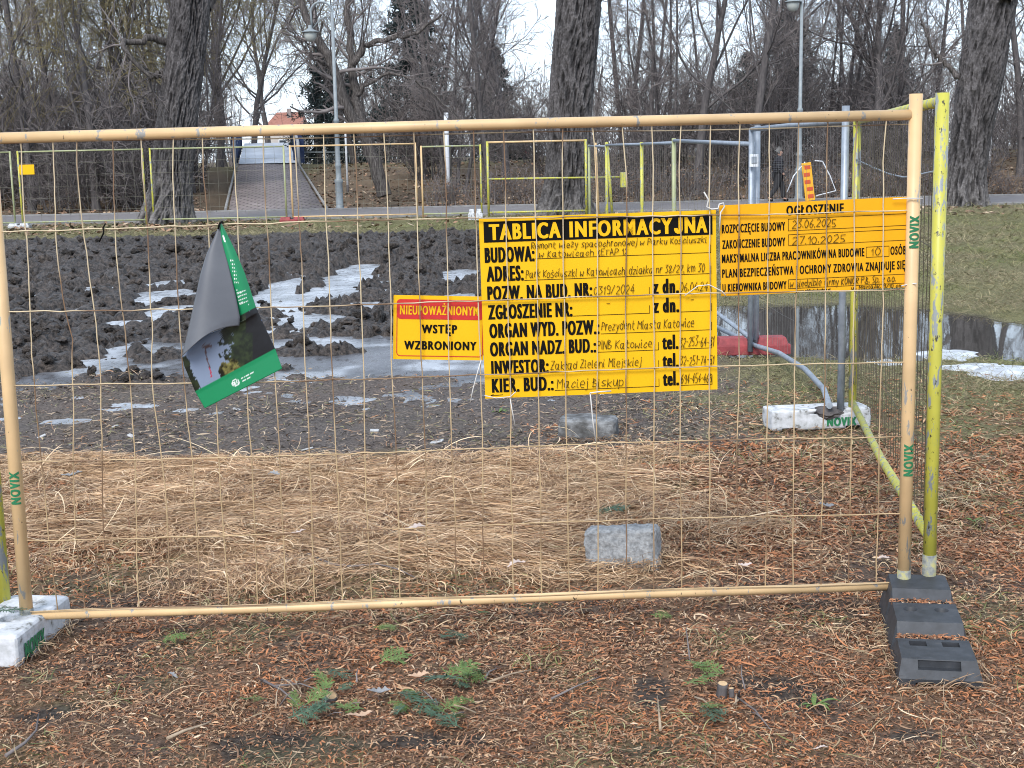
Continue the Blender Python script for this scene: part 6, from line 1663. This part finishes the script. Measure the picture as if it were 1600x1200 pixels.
weed("bright green rosette weed on the black soil near the lower right corner", 1272, 1106, 75); weed("small green weed in the litter right of the yellow post", 1520, 815, 40); weed("small green weed under the information board", 780, 646, 36)
# cut stems
def stump(label, u, v, px_, hgt, lean=0):
    p = gnd(u, v); z = H(p.x, p.y); r = px_ * p.y / F_PX / 2
    root = empty("cut_stump", label, "stump", (p.x, p.y, z - .01)); root.rotation_euler = (lean, lean * .5, 0)
    MB().lathe([(r * 1.35, -.02), (r * 1.1, hgt * .3), (r, hgt * .8), (r * .98, hgt)], sides=16).build("bark", M['bark2'], root)
    MB().lathe([(r * .9, hgt - .002), (r * .88, hgt + .0015)], sides=18).build("cut_face", M['cutwood'], root)
M['cutwood'] = mat("fresh_cut_wood", [(.3, (.45, .29, .15)), (.7, (.60, .42, .24))], 40, .7)
stump("cut cypress stem standing in the litter between the concrete block and the black foot", 1127, 1096, 17, .062, .12)
stump("thin cut stem close beside the thicker one", 1144, 1100, 9, .05, -.1)
stump("pale round cut face of a stem among twigs left of the grey folded leaf", 516, 1094, 21, .035, .35)
def twig(label, pts, r, m_, group="loose twigs"):
    P_ = []
    for u, v, h in pts:
        p = gnd(u, v); P_.append((p.x, p.y, H(p.x, p.y) + h))
    rr = [r * (1 - .6 * i / (len(P_) - 1)) for i in range(len(P_))]
    return tag(MB().tube(P_, rr, 6).build("twig", m_), label, "twig", group)
M['paletwig'] = mat("pale_twig", [(.3, (.22, .16, .11)), (.7, (.42, .32, .22))], 20, .8)
twig("dark curved twig in the straw above the bottom rail", [(480, 882, .03), (520, 902, .03), (550, 906, .035), (590, 898, .04), (625, 905, .03), (650, 914, .02)], .006, M['twig'])
twig("pale broken stick near the lower edge left of the black soil", [(262, 1168, .02), (290, 1157, .025), (312, 1148, .02), (330, 1140, .02)], .006, M['paletwig'])
twig("pale twig pointing away right of the sprig cluster", [(762, 1076, .02), (800, 1066, .025), (830, 1060, .02)], .005, M['paletwig'])
twig("thin dark twig left of the branch disc", [(410, 1075, .02), (440, 1095, .03), (468, 1112, .02)], .005, M['twig'])
twig("second dark twig left of the branch disc pointing at it", [(430, 1090, .03), (470, 1088, .04), (500, 1092, .03)], .004, M['twig'])
twig("bent dark twig in the lower left corner", [(10, 1196, .02), (40, 1180, .025), (58, 1160, .02), (62, 1135, .03)], .006, M['twig'])
twig("short pale stick standing out of black soil below the concrete block", [(1032, 1158, .02), (1030, 1135, .03), (1027, 1107, .04)], .005, M['paletwig'])
twig("thin dark twig lying left of the cut cypress stem", [(862, 1106, .02), (900, 1090, .025), (940, 1072, .02)], .004, M['twig'])
twig("short bare stem stuck upright left of the cut stump", [(1078, 1042, .0), (1076, 1034, .03), (1072, 1020, .07)], .004, M['twig'])
twig("dark twig crossing the litter at the lower right of the cut stump", [(1150, 1105, .02), (1180, 1130, .03), (1205, 1150, .02)], .004, M['twig'])
rt = random.Random(5)
for cu, cv, ru, rv, cnt, lab, gr in ((490, 1100, 75, 32, 12, "thin broken twig in the tangle round the pale cut stem", "twigs round the pale cut stem"), (1130, 1110, 50, 26, 6, "thin broken twig beside the cut cypress stem", "twigs beside the cut cypress stem"), (690, 1095, 80, 40, 6, "thin twig among the heaped green sprigs", "twigs among the sprigs")):
    for i in range(cnt):
        u, v, a, l = cu + rt.uniform(-ru, ru), cv + rt.uniform(-rv, rv), rt.uniform(0, 6.28), rt.uniform(18, 42)
        h0, h1 = rt.uniform(.012, .03), rt.uniform(.015, .07)
        twig(lab, [(u, v, h0), (u + l * .5 * math.cos(a) + rt.uniform(-4, 4), v + l * .25 * math.sin(a), (h0 + h1) / 2 + .006), (u + l * math.cos(a), v + l * .5 * math.sin(a), h1)], rt.uniform(.0022, .0042), M[rt.choice(['twig', 'twig', 'paletwig'])], gr)
# ice and old snow by the puddle
def ice(label, u0, u1, v0, v1, h, seed):
    a, b_ = gnd(u0, (v0 + v1) / 2), gnd(u1, (v0 + v1) / 2); n_, f_ = gnd((u0 + u1) / 2, v1), gnd((u0 + u1) / 2, v0); c = Vector(((a.x + b_.x) / 2, (n_.y + f_.y) / 2, 0)); rx, ry = abs(b_.x - a.x) / 2, abs(f_.y - n_.y) / 2
    k, r_ = 90, 24; V = [(0, 0, 1)]; Q = []
    th = np.linspace(0, 2 * PI, k, endpoint=False); out = .8 + .55 * (fbm(np.cos(th) * 1.6 + seed, np.sin(th) * 1.6, 1.2, 4, seed=seed) - .5) * 2
    rad = np.linspace(0.02, 1, r_); R, T = np.meshgrid(rad, th, indexing='ij'); X = R * out[None] * np.cos(T) * rx; Yv = R * out[None] * np.sin(T) * ry
    Zv = h * (1 - R ** 3) * (.6 + .8 * fbm(X, Yv * 2, 3.5, 4, seed=seed + 1)) - .012
    V = np.stack([X, Yv, Zv], -1).reshape(-1, 3); i = np.arange(r_ * k).reshape(r_, k); j = np.roll(i, -1, 1); Q = np.stack([i[:-1], i[1:], j[1:], j[:-1]], -1).reshape(-1, 4)
    o = link("ice_sheet", mesh_np("ice_sheet", V, Q, smooth=True), M['ice']); o.location = (c.x, c.y, max(-.02, WATER_Z)); tag(o, label, "ice", "sheets of ice by the puddle")
m_, nt_, bs_ = new_mat("old_ice"); f_ = tex(nt_, 7, 5, .65); nt_.links.new(ramp(nt_, f_, [(.3, (.30, .31, .33)), (.6, (.60, .63, .66))]), bs_.inputs["Base Color"]); bs_.inputs["Roughness"].default_value = .3; bump(nt_, bs_, f_, .5, .02); M['ice'] = m_
ice("white melting ice at the near edge of the puddle right of the yellow post", 1465, 1660, 560, 594, .05, 4)
ice("long pale ice floe on the puddle behind the yellow post", 1420, 1540, 541, 560, .03, 9)
ice("flat grey ice in the puddle behind the broken white block", 1345, 1440, 556, 572, .02, 14)
# litter lying in the troughs of the black foot and white scraps on the soil
for i, (u, v, wpx, lab) in enumerate([(585, 672, 14, "white scrap on the bare soil below the poster"), (205, 684, 12, "white scrap on the bare soil near the left post"), (180, 670, 10, "tiny white scrap on the bare soil"), (65, 683, 14, "white scrap beside the left post"), (480, 705, 18, "white scrap at the straw's far edge"), (682, 692, 22, "long pale chip under the no entry board"), (370, 640, 12, "white scrap below the poster's lower corner")]):
    p = gnd(u, v); s = wpx * p.y / F_PX
    o = lump("scrap", lab, (p.x, p.y, H(p.x, p.y) + .008), (s, s * .6, .010), (random.uniform(-.3, .3), random.uniform(-.4, .4), random.uniform(-.5, .5)), M['leaf_grey2'], i * 3.3, "scrap"); o['group'] = "white scraps on the soil"
